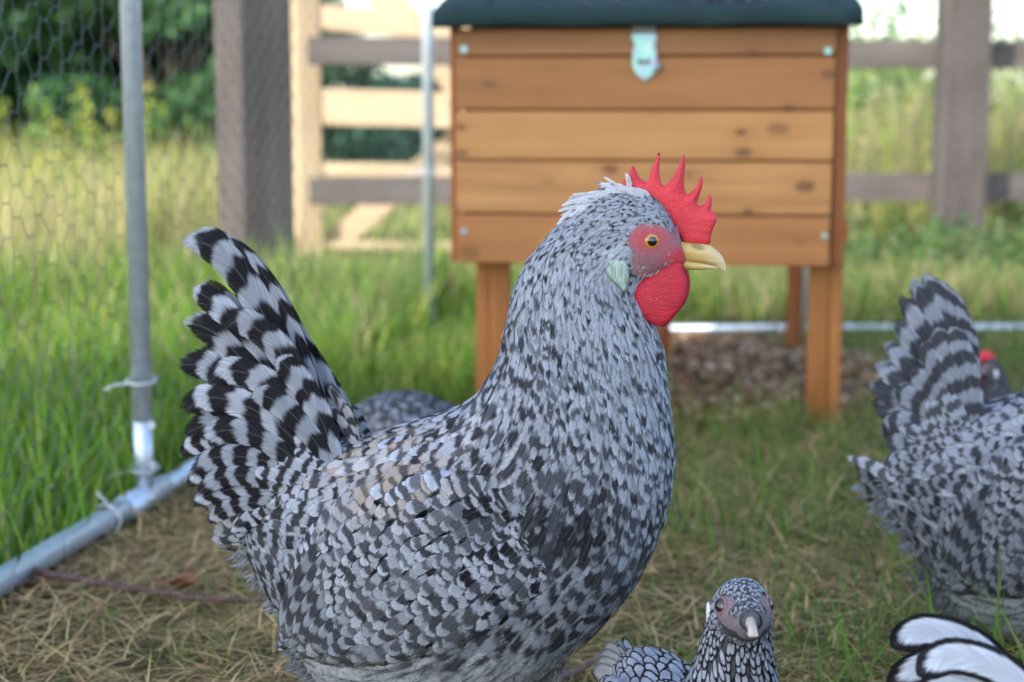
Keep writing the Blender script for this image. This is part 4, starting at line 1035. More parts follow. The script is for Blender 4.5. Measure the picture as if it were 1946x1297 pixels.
    # flight feathers edging the wing
    for k in range(7):
        y0 = 1085 + k * 13; x1 = 572 + k * 14 + rng.uniform(-6, 6)
        vane(pl, M, S, [(1000 - k * 22, y0 - 10), (820 - k * 15, 1135 + k * 9), (690, 1168 + k * 6), (x1, 1188 + k * 3.5)], 20, 196 - k * 2, 130 + k, [5, rng.uniform(), .5], [.7, 0, .62 * tone_k], [.25, rng.uniform(), .15], point=.25, nr=18)
    for k in range(8):
        x0 = 585 + k * 16
        vane(pl, M, S, [(760 + k * 22, 930 + k * 12), (670 + k * 15, 985 + k * 20), (605 + k * 14, 1080 + k * 13), (572 + k * 13, 1178 + k * 3)], 19, 205 - k * 1, 150 + k * 4, [6.5, rng.uniform(), .7], [.85, 0, .66 * tone_k], [.35, rng.uniform(), .15], point=.1, nr=18)
    pl.build('wing', root); pl.build('wing', root, mirror=True)
    # tail
    pl = Plume(); tail(pl, M, S); pl.build('tail', root)
    # head furniture
    facepatch(root, Surf(HEN, M, S, 620, 320), hen_face_soft)
    inflate('comb', COMBP, M, S, 9.5, M_COMB, root, 0, 3.5, 9, lean=lambda V: 4 * np.sin(V[:, 0] / 22) * np.clip((430 - V[:, 1]) / 90, 0, 1))
    for sg, off in ((1, 26), (-1, -26)):
        inflate('wattle', WATP, M, S, 8.5, M_WATTLE, root, off, 5, 12, lean=lambda V: sg * 7 * np.sin((V[:, 1] - 500) / 55))
    for sg in (1, -1):
        d = body.side_depth(1180, 515) / S
        inflate('earlobe', LOBEP, M, S, 6.5, M_LOBE, root, sg * (d - 1.5), 4, 8, lean=lambda V: -sg * (V[:, 0] - 1180) * .10)
        eye(root, M, S, body, 1244.5, 455, 18, sg, M_IRIS, .50, M_LID, proud=.50)
    bc = lambda x, y: np.stack([np.interp(x, [1285, 1330, 1378], [.55, .62, .68]), np.interp(x, [1285, 1330, 1378], [.36, .46, .54]), np.interp(x, [1285, 1330, 1378], [.07, .16, .36])], -1) * (1 - .65 * np.clip(2.2 - 1.6 * ell(x, y, 1326, 468, 13, 5, .35), 0, 1))[..., None] * (1 - .3 * np.clip(1.6 - ell(x, y, 1348, 500, 22, 2.4, .12), 0, 1))[..., None]
    bk = solid('beak', [(1276, 458, 1280, 500, 15), (1300, 460, 1298, 498, 15), (1322, 461, 1322, 498, 13), (1345, 465, 1345, 501, 10), (1362, 476, 1361, 507, 7), (1374, 491, 1371, 513, 4.5), (1380, 508, 1378, 517, 1.2)], M, S, M_BEAK, root, bc, 90, 40)
    solid('lower_beak', [(1280, 488, 1284, 512, 11), (1305, 494, 1306, 514, 10), (1330, 499, 1330, 513, 8), (1350, 504, 1350, 512, 5), (1364, 508, 1363, 511, 1)], M, S, M_BEAK, root, bc)
    if crest:
        pl = Plume()
        for q in range(260):
            x0 = rng.uniform(1096, 1238); y0 = float(np.interp(x0, [1096, 1130, 1190, 1238], [402, 380, 364, 372])) + rng.uniform(-1, 10)
            a = math.pi + np.interp(x0, [1096, 1150, 1238], [-.95, -.25, .45]) + rng.normal() * .28
            l = rng.uniform(24, 54) * np.interp(x0, [1096, 1160, 1238], [1.35, 1.25, .7]); dz = rng.uniform(-24, 24)
            d_ = np.array([math.cos(a), math.sin(a)]); b = np.array([x0, y0])
            vane(pl, M, S, [b, b + d_ * l * .5 + (-1, -4), b + d_ * l + (-3, 1)], rng.uniform(2.8, 5.2), dz, dz * 1.3, [1.2, rng.uniform(), 0], [.7 * (rng.uniform() > .75), .50 * rng.uniform(), 1.75], [.25, rng.uniform(), -.4], point=.6, nr=8, nc=3, sign=1)
        for pts in ([(1150, 372), (1110, 372), (1072, 388)], [(1140, 378), (1105, 371), (1080, 380)], [(1130, 392), (1096, 402), (1068, 424)], [(1120, 402), (1092, 410), (1074, 430)], [(1195, 362), (1196, 345), (1190, 328)], [(1130, 400), (1105, 410), (1088, 425)]):
            vane(pl, M, S, pts, 6.5, 8, 10, [1.3, rng.uniform(), 0], [.3, .4, 1.8], [.2, rng.uniform(), -.6], point=.6, nr=9, nc=5)
        pl.build('crest', root)
    return root, body
M_LID = mat_simple('eyelid_skin', (.42, .20, .14), .4, nscale=500, var=.25)

def hen_tail(pl, M, S):
    A = lambda nb, lace=0: [nb, rng.uniform(), lace]
    def f(pts, w, d, nb, dk=.05, tone=1.0, point=0.0, lace=0.0, ba=1.0, tw=.15, ph=None):
        for sg in (1, -1):
            a = [nb, rng.uniform() if ph is None else ph, lace]
            vane(pl, M, S, [np.array(p) + (0 if sg > 0 else rng.uniform(-5, 5)) for p in pts], w, d + 8, d, a, [ba, .10 * (rng.uniform() > .6), .92 * tone * rng.uniform(.75, 1.15)], [.30, rng.uniform(), dk + .12], point=point, twist=tw * sg, nr=30, nc=9, sign=sg, cup=.16)
    # main feathers, far (inner) to near
    f([(628, 850), (590, 700), (545, 590), (485, 496), (416, 431)], 17, 6, 6, .0, point=.55, ph=.2)
    f([(640, 862), (572, 728), (528, 640), (482, 552), (432, 487), (385, 460), (334, 470)], 42, 12, 5.0, -.05, ph=.30)
    f([(630, 870), (560, 752), (500, 668), (440, 598), (396, 560), (366, 545)], 34, 20, 4.0, .30, ph=.05)
    f([(620, 880), (548, 770), (480, 690), (415, 628), (344, 604)], 38, 27, 4.0, .25, ph=.05)
    f([(612, 890), (535, 785), (462, 722), (400, 690), (337, 692)], 40, 33, 3.6, .30, ph=.08)
    f([(605, 900), (530, 812), (462, 772), (400, 756), (345, 770)], 38, 39, 3.5, .35, ph=.1)
    f([(600, 908), (540, 850), (470, 812), (410, 800), (352, 826)], 36, 44, 3.6, .2, ph=.15)
    # sickle coverts lying over them
    f([(655, 872), (612, 770), (570, 690), (520, 630), (470, 604), (438, 628)], 36, 52, 4.4, .0, lace=.0, ph=.35)
    f([(640, 880), (590, 790), (545, 735), (490, 702), (440, 700), (406, 735)], 36, 57, 4.4, .0, ph=.35)
    f([(630, 892), (570, 815), (515, 775), (455, 750), (400, 750), (368, 790)], 36, 62, 4.4, .0, ph=.3)
    f([(660, 868), (635, 800), (600, 735), (565, 690), (540, 668)], 32, 60, 3.8, -.1, ph=.3)
    f([(650, 880), (615, 820), (575, 775), (530, 745), (490, 745)], 32, 66, 3.8, -.1, ph=.4)
    f([(625, 900), (570, 850), (510, 815), (450, 806), (400, 826)], 34, 68, 4.2, .05, ph=.1)
    f([(620, 905), (560, 875), (500, 858), (430, 858), (372, 900)], 30, 66, 6.0, .0, lace=.4)
    f([(610, 915), (560, 900), (500, 890), (440, 895), (388, 935)], 28, 72, 6.0, .05, lace=.6)
    f([(600, 905), (520, 850), (440, 832), (385, 838), (350, 868)], 28, 40, 6.5, .1, lace=.3)
    f([(600, 915), (520, 885), (450, 876), (400, 890), (364, 925)], 26, 46, 6.5, .1, lace=.4)
    f([(590, 925), (520, 915), (470, 918), (430, 935), (405, 965)], 26, 56, 6.5, .0, lace=.5)
    f([(600, 925), (535, 916), (470, 915), (415, 930), (384, 956)], 24, 62, 5.5, .1, lace=.5)
    f([(595, 935), (535, 938), (480, 944), (440, 960), (412, 985)], 24, 66, 5.5, .1, lace=.5)
    f([(585, 945), (530, 960), (490, 975), (462, 1000)], 22, 70, 4.5, .1, lace=.5)
    # short coverts at the root
    for k in range(46):
        q = rng.uniform(); w_ = rng.uniform()
        b = np.array([690 - 120 * q, 850 + 70 * q]) + rng.normal(size=2) * 6 + np.array([-30 * w_, -22 * w_ * (1 - q)])
        a = -2.15 - .55 * q - rng.uniform(-.2, .25); l = rng.uniform(70, 110) * (1 - .2 * q)
        d_ = np.array([math.cos(a), math.sin(a)]); e_ = b + d_ * l + np.array([-8, 8]) * q
        vane(pl, M, S, [b, b + d_ * l * .5, e_], rng.uniform(14, 20), 74 - 26 * w_ + 20 * q, 72 - 30 * w_ + 10 * q, [3.2, rng.uniform(), .3], [.95, .25 * (rng.uniform() > .7), 1.05], [.4, rng.uniform(), -.1], nr=10, nc=5, sign=1 if k % 3 else -1, twist=.1)
    for k in range(16):     # tan edged feathers on the top corner of the root
        q = k / 15; b = np.array([690 - 20 * q, 845 - 8 * q]) + rng.normal(size=2) * 4; l = rng.uniform(60, 130)
        a = -2.1 + rng.uniform(-.1, .18); d_ = np.array([math.cos(a), math.sin(a)])
        vane(pl, M, S, [b, b + d_ * l * .5 + (2, -1), b + d_ * l], rng.uniform(9, 14), 40 - 60 * q, 30 - 50 * q, [2.5, rng.uniform(), .4], [.9, .4, 1.15], [.35, rng.uniform(), -.1], nr=9, nc=5, point=.3)
    # barred flank feathers hanging below the tail root
    for k in range(40):
        q = k / 39; b = np.array([600 - 70 * q, 905 + 30 * q + rng.uniform(-15, 30)]); a = 2.75 - .5 * rng.uniform() - .1 * q; l = rng.uniform(60, 110)
        d_ = np.array([math.cos(a), math.sin(a)])
        vane(pl, M, S, [b, b + d_ * l * .5 + (0, -4), b + d_ * l], rng.uniform(12, 17), 84 + rng.uniform(-30, 14), 60 + rng.uniform(-30, 20), [3.6, rng.uniform(), .4], [.95, .15, 1.0], [.35, rng.uniform(), .0], nr=10, nc=5, sign=1 if k % 3 else -1)

# plane of the main hen: upright, through her head, tail slightly farther away
YAW = R(11)
Q0 = at(1250, 450, 1.22)
HT = Vector((math.cos(YAW), -math.sin(YAW), 0)); HN = Vector((-math.sin(YAW), -math.cos(YAW), 0))
HB = Vector((Q0.x, Q0.y, 0)) - HT * .13
def make_map(Q, yaw, B):
    t = np.array([math.cos(yaw), -math.sin(yaw), 0]); nn = np.array([-math.sin(yaw), -math.cos(yaw), 0]); Q = np.array(Q)
    def M(px, py):
        px, py = np.asarray(px, float), np.asarray(py, float)
        u = (px - CX) / FPX; v = (CY - py) / FPX
        d = np.stack([u, cp + v * sp_, -sp_ + v * cp], -1)
        o = np.array([0, 0, CAMZ]); k = ((Q - o) @ nn) / (d @ nn)
        P = o + d * k[..., None]
        return (P - np.array([B[0], B[1], 0])) @ t, P[..., 2]
    return M
S_MAIN = 1.22 / FPX
M_MAIN = make_map(Q0, YAW, HB)
hen, hen_body = speckled_hen('hen', 'large speckled grey hen with a tall red comb standing side on in the centre', M_MAIN, S_MAIN, (HB.x, HB.y, 0), -YAW, hen_tail)
legs(hen, [(-.06, -.035), (-.03, .035)], .10)
print('MAIN', HB, M_MAIN(800, 1350), M_MAIN(1200, 300))

# ---- second speckled hen at the right edge, the same breed with a fuller barred tail
S_R = 1.55 / FPX * .85
Q3 = at(1800, 800, 1.55); YAW3 = R(6)
B3 = Vector((Q3.x, Q3.y, 0)) + Vector((math.cos(YAW3), -math.sin(YAW3), 0)) * .14
_m3 = make_map(Q3, YAW3, B3)
K3 = .85
M_R = lambda px, py: _m3(1680 + K3 * (np.asarray(px, float) - 470), 880 + K3 * (np.asarray(py, float) - 960))
def hen_tail_right(pl, M, S):
    cv = lambda p: ((p[0] - 1680) / K3 + 470, (p[1] - 880) / K3 + 960)
    def f(pts, w, d, nb, dk=.0, tone=.70, lace=0.0, point=.0, ba=.85):
        for sg in (1, -1):
            vane(pl, M, S, [np.array(cv(p)) + (0 if sg > 0 else rng.uniform(-6, 6)) for p in pts], w * 1.12 / K3, d + 6, d, [nb * .8, rng.uniform(.1, .5), lace], [ba, 0, tone * rng.uniform(.9, 1.05)], [.25, rng.uniform(), dk], point=point, twist=.15 * sg, nr=24, nc=7, sign=sg, cup=.16)
    B = (1842, 800)
    tips = [((1790, 532), 18), ((1772, 520), 24), ((1752, 508), 25), ((1728, 520), 26), ((1706, 556), 26), ((1690, 600), 26), ((1672, 648), 27), ((1656, 694), 27), ((1642, 730), 26), ((1652, 775), 26)]
    for k, ((tx, ty), w) in enumerate(tips):
        b = (B[0] - k * 5, B[1] + k * 4); mx, my = (b[0] + tx) / 2 + 8 - k * 1.5, (b[1] + ty) / 2 - 8
        bend = 22 if k < 2 else 10
        f([b, (mx + bend, my + 40), (mx + bend * .4, my - 40 + k * 3), (tx, ty)], w, 6 + k * 5, 8.0 - k * .3, dk=.05 + (.25 if k in (2, 8) else 0))
    for k, (tx, ty) in enumerate([(1800, 610), (1768, 612), (1742, 640), (1722, 690), (1690, 730), (1668, 790), (1672, 835), (1690, 850)]):
        b = (1850 - k * 6, 800 + k * 4)
        f([b, ((b[0] + tx) / 2 + 6, (b[1] + ty) / 2 - 6), (tx, ty)], 24, 54 + k * 2, 5.6, dk=0, lace=.2 if k > 5 else 0)
    for k in range(40):
        q = rng.uniform(); b = np.array([640 - 90 * q, 858 + 80 * q]) + rng.normal(size=2) * 8
        a = -2.0 - .9 * q - rng.uniform(-.2, .25); l = rng.uniform(60, 105); d_ = np.array([math.cos(a), math.sin(a)])
        vane(pl, M, S, [b, b + d_ * l * .5, b + d_ * l + (-8 * q, 8 * q)], rng.uniform(13, 20), 76, 70, [2.6, rng.uniform(), .3], [.8, 0, .9], [.4, rng.uniform(), 0], nr=10, nc=5, sign=1 if k % 3 else -1, twist=.1)
    for k in range(30):
        q = k / 29; b = np.array([600 - 70 * q, 905 + 20 * q + rng.uniform(-15, 30)]); a = 2.75 - .5 * rng.uniform(); l = rng.uniform(60, 110); d_ = np.array([math.cos(a), math.sin(a)])
        vane(pl, M, S, [b, b + d_ * l * .5 + (0, -4), b + d_ * l], rng.uniform(12, 17), 84 + rng.uniform(-30, 14), 60, [4.2, rng.uniform(), .3], [.85, 0, .9], [.35, rng.uniform(), .0], nr=10, nc=5, sign=1 if k % 3 else -1)
    vane(pl, M, S, [cv((1740, 905)), cv((1680, 890)), cv((1635, 868)), cv((1596, 857))], 20 / K3, 60, 64, [5, .3, 0], [.8, .15, 1.3], [.4, .3, -.1], point=.7, nr=18, nc=5)
hen2, _ = speckled_hen('hen', 'grey barred hen with a raised fan tail, half out at the right edge', M_R, S_R, (B3.x, B3.y, 0), -YAW3, hen_tail_right, tint=.15, crest=False, tone_k=.70, dens=1.6)
legs(hen2, [(-.06, -.035), (-.03, .035)], .10)
for h_ in (hen, hen2): h_['group'] = 'speckled grey hens'

# ---- small laced birds, drawn side on in centimetres
BANTAM = [(-9.6, 10.6, -9.2, 9.4, .4), (-8.0, 11.3, -7.6, 7.4, 2.4), (-5.5, 11.0, -5, 4.8, 3.9), (-2.5, 10.6, -1.5, 3.8, 4.6), (0, 11.0, 2.7, 4.2, 4.7), (1.3, 12.1, 5.2, 6.0, 4.3), (1.9, 13.1, 6.4, 8.6, 3.5),
          (2.4, 14.4, 6.8, 11.2, 2.85), (2.8, 15.8, 6.7, 13.6, 2.35), (3.3, 17.2, 6.8, 15.4, 2.1), (4.0, 18.6, 7.1, 16.2, 2.0), (5.1, 19.8, 7.3, 16.4, 1.80), (6.2, 19.75, 7.7, 16.6, 1.46), (7.1, 19.1, 8.0, 16.9, 1.02), (7.8, 18.5, 8.2, 17.3, .70)]
FORAGER = [(-9.6, 9.8, -9.2, 8.6, .4), (-8.2, 11.0, -7.6, 6.6, 2.6), (-5.5, 12.3, -5, 4.6, 4.4), (-2.5, 12.6, -1.5, 3.8, 5.2), (0, 12.0, 1.5, 3.6, 5.2), (2.5, 10.9, 4.0, 3.4, 4.6), (4.6, 9.6, 5.6, 3.4, 3.6), (6.4, 8.2, 6.6, 3.6, 2.6), (8.0, 7.0, 7.6, 3.6, 2.1),
           (9.4, 6.2, 8.8, 3.4, 1.9), (10.6, 5.4, 9.8, 3.2, 1.7), (11.4, 4.5, 10.8, 3.0, 1.2), (11.8, 3.9, 11.3, 3.1, .6)]
def laced_bantam(name, label, loc, rz, k, stations=BANTAM, tail=None, head_yaw=0.0, fine=1.0, comb=False, dark=0.0, tone=1.0, grey=0.0):
    root = empty(name, loc, rz); tag(root, label, 'hen', 'small silver laced hens')
    M = lambda x, y: (np.asarray(x, float) * .01 * k, np.asarray(y, float) * .01 * k)
    S = .01 * k; body = Surf(stations, M, S, 130, 90); up = stations is BANTAM
    link('body', body.mesh('body', .0015), mat_simple('dark_down', (.09, .09, .10), .9, nscale=300, var=.4), root, True)
    ns = len(stations) - 1
    def lw(i, t, x, y):
        q = i / ns
        return np.interp(q, [0, .25, .45, .6, .75, .9, 1], [.022, .024, .019, .013, .0085, .0055, .004]) * k * fine, np.interp(q, [0, .25, .45, .6, .75, .9, 1], [.0062, .0068, .0052, .0034, .0020, .0013, .0011]) * k * fine
    s, t = body.rows(lw); i = np.interp(s * (body.Ns - 1), np.arange(body.Ns), body.idx); px = body.ev(body.px, s, t); x, y = px[:, 0], px[:, 1]
    L, W = lw(i, t, x, y); q = i / ns
    def face(x, y):
        if up:
            m = (ell(x, y, 6.6, 18.45, .72, .66, -.3) < 1) | (ell(x, y, 7.35, 17.7, .8, .45, -.4) < 1) | (x > 7.75)
            kk = np.clip(1.6 - ell(x, y, 6.6, 18.55, .8, .7), 0, 1)[..., None]; k3 = np.clip((x - 7.1) / .8, 0, 1)[..., None]
            c = np.array([.15, .13, .15]) * (1 - kk) + np.array([.22, .155, .18]) * kk
            return m, c * (1 - k3 * .7) + np.array([.17, .145, .165]) * k3 * .7
        m = (ell(x, y, 10.4, 4.4, .9, .8) < 1); return m, np.broadcast_to(np.array([.3, .1, .1]), x.shape + (3,))
    m, _ = face(x, y); keep = ~m & (q < .985)
    s, t, i, x, y, L, W, q = [z[keep] for z in (s, t, i, x, y, L, W, q)]; n = len(s); r1, r2, r3 = rng.uniform(size=(3, n))
    head = np.clip((q - .72) / .1, 0, 1); chin = head * (np.abs(t - .5) < .2) * (r1 > .15)
    lace = np.where(head > .5, .3, 1.5 + .45 * np.clip(q * 2, 0, 1)); tn = (1.15 - .12 * r2 - .35 * chin) * tone
    dkk = -.5 + .9 * chin + dark + .6 * head + .3 * head * (x > 6.8)
    pl = Plume()
    cover(pl, body, s, t, L * rng.uniform(.85, 1.15, n), W * rng.uniform(.9, 1.1, n), rng.normal(0, .14, n), L * .10 * rng.uniform(.7, 1.4, n), np.clip(.25 + .4 * q, 0, 1),
          np.stack([1 + r1, r2, lace], 1), np.stack([.25 + .6 * head + .5 * (dark > .2), .10 * (r3 > .6), tn], 1), np.stack([.25 + .15 * r1, r2, dkk], 1))
    pl.build('plumage', root)
    # wings
    pl = Plume(); WG = [(-8.6, 8.0, -8.5, 7.4, .2, 2.3), (-7, 10.0, -6.6, 6.6, .6, 3.4), (-4, 10.9, -3.4, 6.0, .9, 4.3), (-1, 10.6, .4, 6.0, .9, 4.5), (1.8, 10.2, 2.8, 7.2, .7, 4.1), (3.4, 9.4, 3.6, 8.6, .2, 3.6)]
    if not up: WG = [(a, b - .3, c, d - 1.0, e, f_ + .3) for a, b, c, d, e, f_ in WG]
    wing = Surf(WG, M, S, 50, 40); s, t = wing.rows(lambda i, t, x, y: (np.full_like(t, .020) * k, np.full_like(t, .0058) * k), .55, .8)
    s, t = s[t < .56], t[t < .56]; n = len(s); r1, r2 = rng.uniform(size=(2, n))
    cover(pl, wing, s, t, np.full(n, .022 * k), np.full(n, .0064 * k), .25 + rng.normal(0, .1, n), np.full(n, .002 * k), np.full(n, .15), np.stack([1 + r1, r1, 1.5 + 0 * r1], 1), np.stack([.2 + 0 * r1, 0 * r1, (.95 - .1 * r2) * tone], 1), np.stack([.2 + 0 * r1, r2, -.5 + dark + 0 * r1], 1), base=.001)
    for a in range(5):
        vane(pl, M, S, [(0 - a * .3, 7.4 - a * .25), (-4, 6.6 - a * .1), (-9.6 + a * .5, 7.4 - a * .25)], .75, 4.6, 2.6, [1, .2, 1], [0, 0, 1.0 * tone], [.15, rng.uniform(), -.8], nr=14)
    pl.build('wing', root); pl.build('wing', root, mirror=True)
    pl = Plume()
    if tail: tail(pl, M, S)
    else:
        for a in range(4):
            for sg in (1, -1):
                q_ = a / 3; tip = (-13.4 - .4 * q_, 9.9 - 1.8 * q_)
                vane(pl, M, S, [(-7.2, 9.2 - q_), (-10.5, 9.9 - 1.3 * q_), tip], .75, .5 + a * .18, .4 + a * .22, [1, .2, .5], [0, .10, 1.5 * tone], [.15, rng.uniform(), -.8], nr=16, sign=sg, twist=.2 * sg)
    pl.build('tail', root)
    bc = lambda x, y: np.stack([np.interp(x, [8, 9.2], [.36, .62]), np.interp(x, [8, 9.2], [.33, .56]), np.interp(x, [8, 9.2], [.33, .52])], -1)
    facepatch(root, body, face)
    if up:
        solid('beak', [(7.4, 18.3, 7.6, 17.5, .44), (7.8, 18.15, 7.9, 17.45, .38), (8.1, 17.95, 8.15, 17.35, .31), (8.4, 17.75, 8.38, 17.25, .24), (8.65, 17.45, 8.6, 17.1, .14), (8.76, 17.15, 8.74, 17.05, .03)], M, S, M_BEAK, root, bc)
        solid('lower_beak', [(7.6, 17.5, 7.7, 17.0, .40), (7.95, 17.4, 7.95, 17.0, .32), (8.25, 17.25, 8.25, 17.0, .18), (8.4, 17.15, 8.4, 17.05, .04)], M, S, M_BEAK, root, bc)
        for sg in (1, -1):
            eye(root, M, S, body, 6.55, 18.5, .50, sg, M_IRIS_DARK, .74, M_LID2, proud=.75)
            d = body.side_depth(5.2, 17.7) / S
            inflate('earlobe', [(4.9, 18.2), (5.3, 18.3), (5.55, 17.9), (5.45, 17.2), (5.15, 16.8), (4.85, 17.2)], M, S, .16, M_EAR, root, sg * (d + .05), .15, .25)
            bm = bmesh.new()
    else:
        solid('beak', [(11.2, 4.5, 11.0, 3.4, .6), (11.9, 3.9, 11.6, 3.1, .45), (12.5, 2.9, 12.3, 2.6, .2), (12.7, 2.3, 12.65, 2.2, .05)], M, S, M_BEAK, root, lambda x, y: bc(x * 0 + 9, y))
        for sg in (1, -1): eye(root, M, S, body, 10.4, 4.6, .4, sg, M_IRIS_DARK, .55, M_LID2)
    if comb or not up:
        base = [(5.2, 19.6), (5.0, 20.6), (5.5, 20.3), (5.8, 21.4), (6.3, 20.7), (6.8, 21.6), (7.1, 20.6), (7.7, 21.0), (7.9, 19.9), (8.4, 19.6), (8.5, 18.6), (7.6, 18.9), (6.6, 19.4)]
        if not up: base = [(x_ + 3.2 + (y_ - 19.5) * .35, (y_ - 19.5) * .8 + 5.9 - (x_ - 5) * .55) for x_, y_ in base]
        inflate('comb', base, M, S, .28, M_COMB, root, 0, .18, .3)
        if up:
            for sg in (1, -1): inflate('wattle', [(7.2, 17.0), (8.2, 16.9), (8.4, 15.9), (7.8, 14.9), (7.2, 15.2), (6.9, 16.2)], M, S, .25, M_WATTLE, root, sg * .5, .2, .3)
    for h_ in ((-1.5, -2.4), (-.6, 2.4)):
        bm = bmesh.new(); xx, yy = h_[0] * S, h_[1] * S
        add_tube(bm, [(xx, yy, .06 * k), (xx - .008, yy, .035 * k), (xx + .003, yy, .008)], [.006 * k, .0036 * k, .0038 * k], 8)
        for a, l in ((0, .035), (.55, .028), (-.55, .028), (math.pi, .014)): add_tube(bm, [(xx + .003, yy, .008), (xx + math.cos(a) * l * .6, yy + math.sin(a) * l * .6, .006), (xx + math.cos(a) * l, yy + math.sin(a) * l, .002)], [.0034, .0026, .0008], 6)
        bm_to('leg', bm, M_SHANK, root, True)
    if head_yaw:
        for o in root.children:
            me = o.data; v = np.empty(len(me.vertices) * 3, np.float32); me.vertices.foreach_get('co', v); v = v.reshape(-1, 3)
            targets = [(me, v)] + [(c_.data, None) for c_ in o.children]
            for m_, vv in targets:
                if vv is None: vv = np.empty(len(m_.vertices) * 3, np.float32); m_.vertices.foreach_get('co', vv); vv = vv.reshape(-1, 3)
                z = vv[:, 2] / S; w = np.clip((z - 11.5) / 4.5, 0, 1); w = w * w * (3 - 2 * w) * (vv[:, 0] / S > -2)
                a = head_yaw * w; ax = 4.6 * S; dx, dy = vv[:, 0] - ax, vv[:, 1].copy()
                vv[:, 0] = ax + dx * np.cos(a) - dy * np.sin(a); vv[:, 1] = dx * np.sin(a) + dy * np.cos(a)
                m_.vertices.foreach_set('co', vv.ravel()); m_.update()
    return root
M_LID2 = mat_simple('pink_grey_lid', (.22, .15, .17), .5, nscale=500, var=.25)
M_EAR = mat_simple('white_ear_skin', (.66, .68, .72), .6, nscale=500, var=.1, bstr=.3)
def place(px, py, Y, lx, lz, rz, k):
    """root position that puts local point (lx,.,lz) cm at this pixel's bearing and distance; k is the scale that makes the height fit"""
    P = at(px, py, Y); c, s_ = math.cos(rz), math.sin(rz); q = lx * .01 * k
    return (P.x - c * q, P.y - s_ * q, 0.0)
# facing the camera
f1 = R(24); rz1 = -R(90) + f1; k1 = at(1404, 1143, 1.08).z / .182
laced_bantam('bantam', 'small silver laced hen looking straight at the camera from the bottom edge', place(1404, 1143, 1.08, 4.8, 18, rz1, k1), rz1, k1, head_yaw=-R(17))
# white tail in the corner
def corner_tail(pl, M, S):
    sp = [((-8.2, 11.4), (-11.6, 14.6), (-14.4, 15.6), (-16.2, 14.7), .95), ((-8.2, 10.6), (-11.4, 13.3), (-14.2, 14.0), (-16.5, 12.8), .97), ((-8.2, 9.8), (-11.2, 12.0), (-14.0, 12.5), (-16.4, 11.2), .97),
          ((-8.2, 9.2), (-11.0, 10.8), (-13.6, 11.0), (-15.8, 9.8), 1.2), ((-8.0, 8.8), (-10.6, 9.6), (-13, 9.6), (-15, 8.6), 1.1)]
    for a, (p0, p1, p2, p3, w) in enumerate(sp):
        for sg in (1, -1):
            vane(pl, M, S, [p0, p1, p2, p3], w, .5 + .35 * (4 - a), .4 + .45 * (4 - a), [1, .2, 1.22], [0, .06, 1.5], [.12, rng.uniform(), -.9], nr=24, nc=13, sign=sg, twist=.12 * sg)
rz2 = R(4); k2 = at(1715, 1258, .98).z / .147
laced_bantam('bantam', 'white hen in the bottom right corner, only its black edged tail feathers showing', place(1714, 1258, .98, -16.2, 14.7, rz2, k2), rz2, k2, tail=corner_tail)
# dark laced bird behind the speckled hen's back
kf = 1.13
laced_bantam('bantam', 'dark laced hen crouching low behind the back of the large speckled hen', place(775, 748, 2.15, -2.5, 12.6, R(5), kf), R(5), kf, stations=FORAGER, dark=.35, tone=.85)
# one more behind the right hand hen
laced_bantam('bantam', 'dark hen with a red comb, mostly hidden behind the raised fan tail', place(1872, 700, 2.3, 6.6, 19, R(176), .82), R(176), .82, comb=True, dark=.4, tone=.55)

# ------------------------------------------------------------------ small things on the ground
def drinker():
    p = gnd(1962, 800); root = empty('water_drinker', (p.x + .045, p.y, 0)); tag(root, 'white plastic poultry drinker cut by the right edge of the photo', 'drinker')
    s = mat_simple('white_plastic', (.78, .78, .80), .35, nscale=30, var=.04, bstr=.02)
    bm = bmesh.new(); add_tube(bm, [(0, 0, .03), (0, 0, .10), (0, 0, .115), (0, 0, .12)], [.055, .052, .044, .01], 28); bm_to('reservoir', bm, s, root, True)
    bm = bmesh.new(); add_tube(bm, [(0, 0, .0), (0, 0, .004), (0, 0, .03)], [.075, .08, .085], 28); bm_to('tray', bm, s, root, True)
drinker()
def twig(name, label, pts, r, mat, cat='twig'):
    bm = bmesh.new(); P = [Vector(p) for p in pts]; c, _ = catmull([tuple(p) for p in P], 26)
    c = c + rng.normal(size=c.shape) * r * .25
    add_tube(bm, [tuple(q) for q in c], [r * (1.1 - .6 * k / 25) * rng.uniform(.85, 1.15) for k in range(26)], 8)
    tag(bm_to(name, bm, mat, None, True), label, cat)
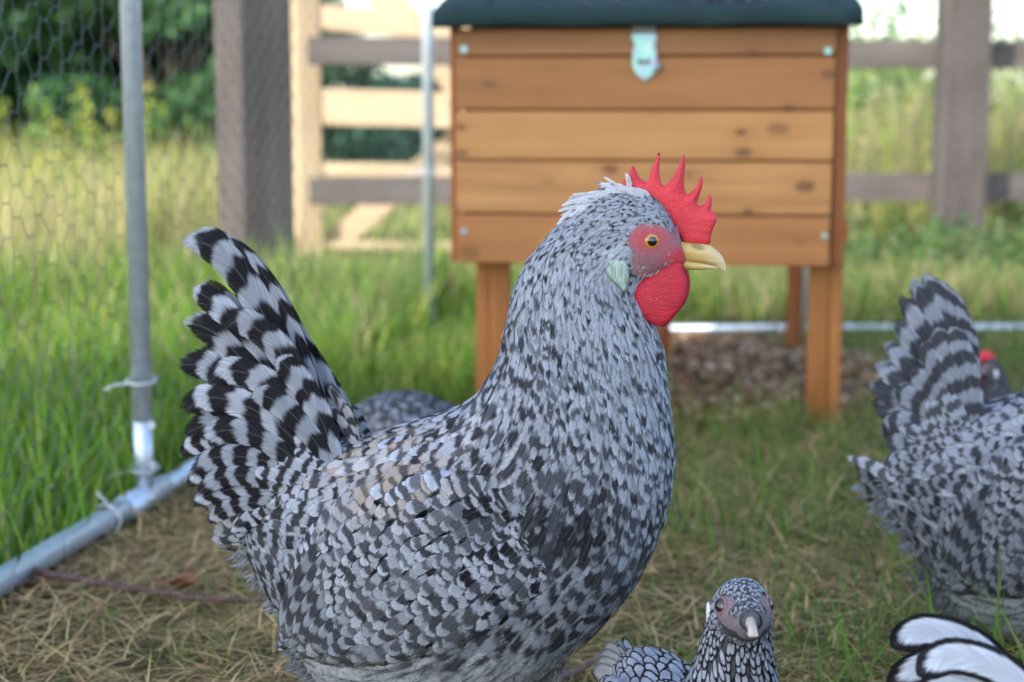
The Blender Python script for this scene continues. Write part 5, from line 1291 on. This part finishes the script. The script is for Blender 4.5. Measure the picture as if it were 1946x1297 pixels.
M_TWIG = mat_simple('twig_bark', (.10, .055, .05), .8, nscale=150, var=.5, bstr=.6)
def g3(px, py, z=.006): p = gnd(px, py, z); return (p.x, p.y, z)
twig('twig', 'long thin dark twig lying on the dry grass at lower left', [g3(60, 1085, .016), g3(140, 1100, .02), g3(260, 1118, .018), g3(420, 1140, .016), g3(570, 1138, .02)], .0042, M_TWIG)
twig('twig', 'short brown twig end lying below the breast of the big hen', [g3(1040, 1297, .012), g3(1085, 1280, .016), g3(1120, 1262, .02), g3(1150, 1240, .02)], .004, mat_simple('pale_twig_bark', (.20, .12, .09), .8, nscale=150, var=.5))
def dropped_feather():
    o = Plume(); p = gnd(470, 1085)
    M = lambda x, y: (np.asarray(x, float) * .001, np.asarray(y, float) * .001)
    vane(o, M, .001, [(0, 0), (18, 3), (40, 2)], 8, 0, 1, [3, .1, 0], [.5, 0, .8], [.5, .4, 0], nr=14)
    vane(o, M, .001, [(0, 0), (14, -1), (30, -6)], 6, 1, 3, [2, .4, 0], [.5, 0, .8], [.7, .6, 0], nr=14)
    ob = o.build('loose_feather', None); ob.location = (p.x + .015, p.y, .030); ob.rotation_euler = (R(-55), 0, R(170))
    tag(ob, 'small loose grey feather lying on the dry grass behind the hen', 'feather')
dropped_feather()
def dry_leaf():
    p = gnd(335, 1138); n = 9; bm = bmesh.new(); g = []
    for a in range(n):
        t = a / (n - 1); w = math.sin(math.pi * min(1, t * .9 + .06)) * .011
        g.append([bm.verts.new(((t - .5) * .042, b * w, .014 + .006 * abs(b) + .004 * math.sin(t * 7 + b * 2))) for b in (-1, -.5, 0, .5, 1)])
    for a in range(n - 1):
        for b in range(4): bm.faces.new((g[a][b], g[a][b + 1], g[a + 1][b + 1], g[a + 1][b]))
    o = bm_to('dry_leaf', bm, mat_simple('dry_leaf_skin', (.26, .085, .045), .7, nscale=120, var=.4, transl=.2), None, True); o.location = (p.x, p.y, 0); o.rotation_euler = (0, 0, R(20))
    tag(o, 'curled reddish brown dead leaf beside the long twig', 'leaf')
dry_leaf()
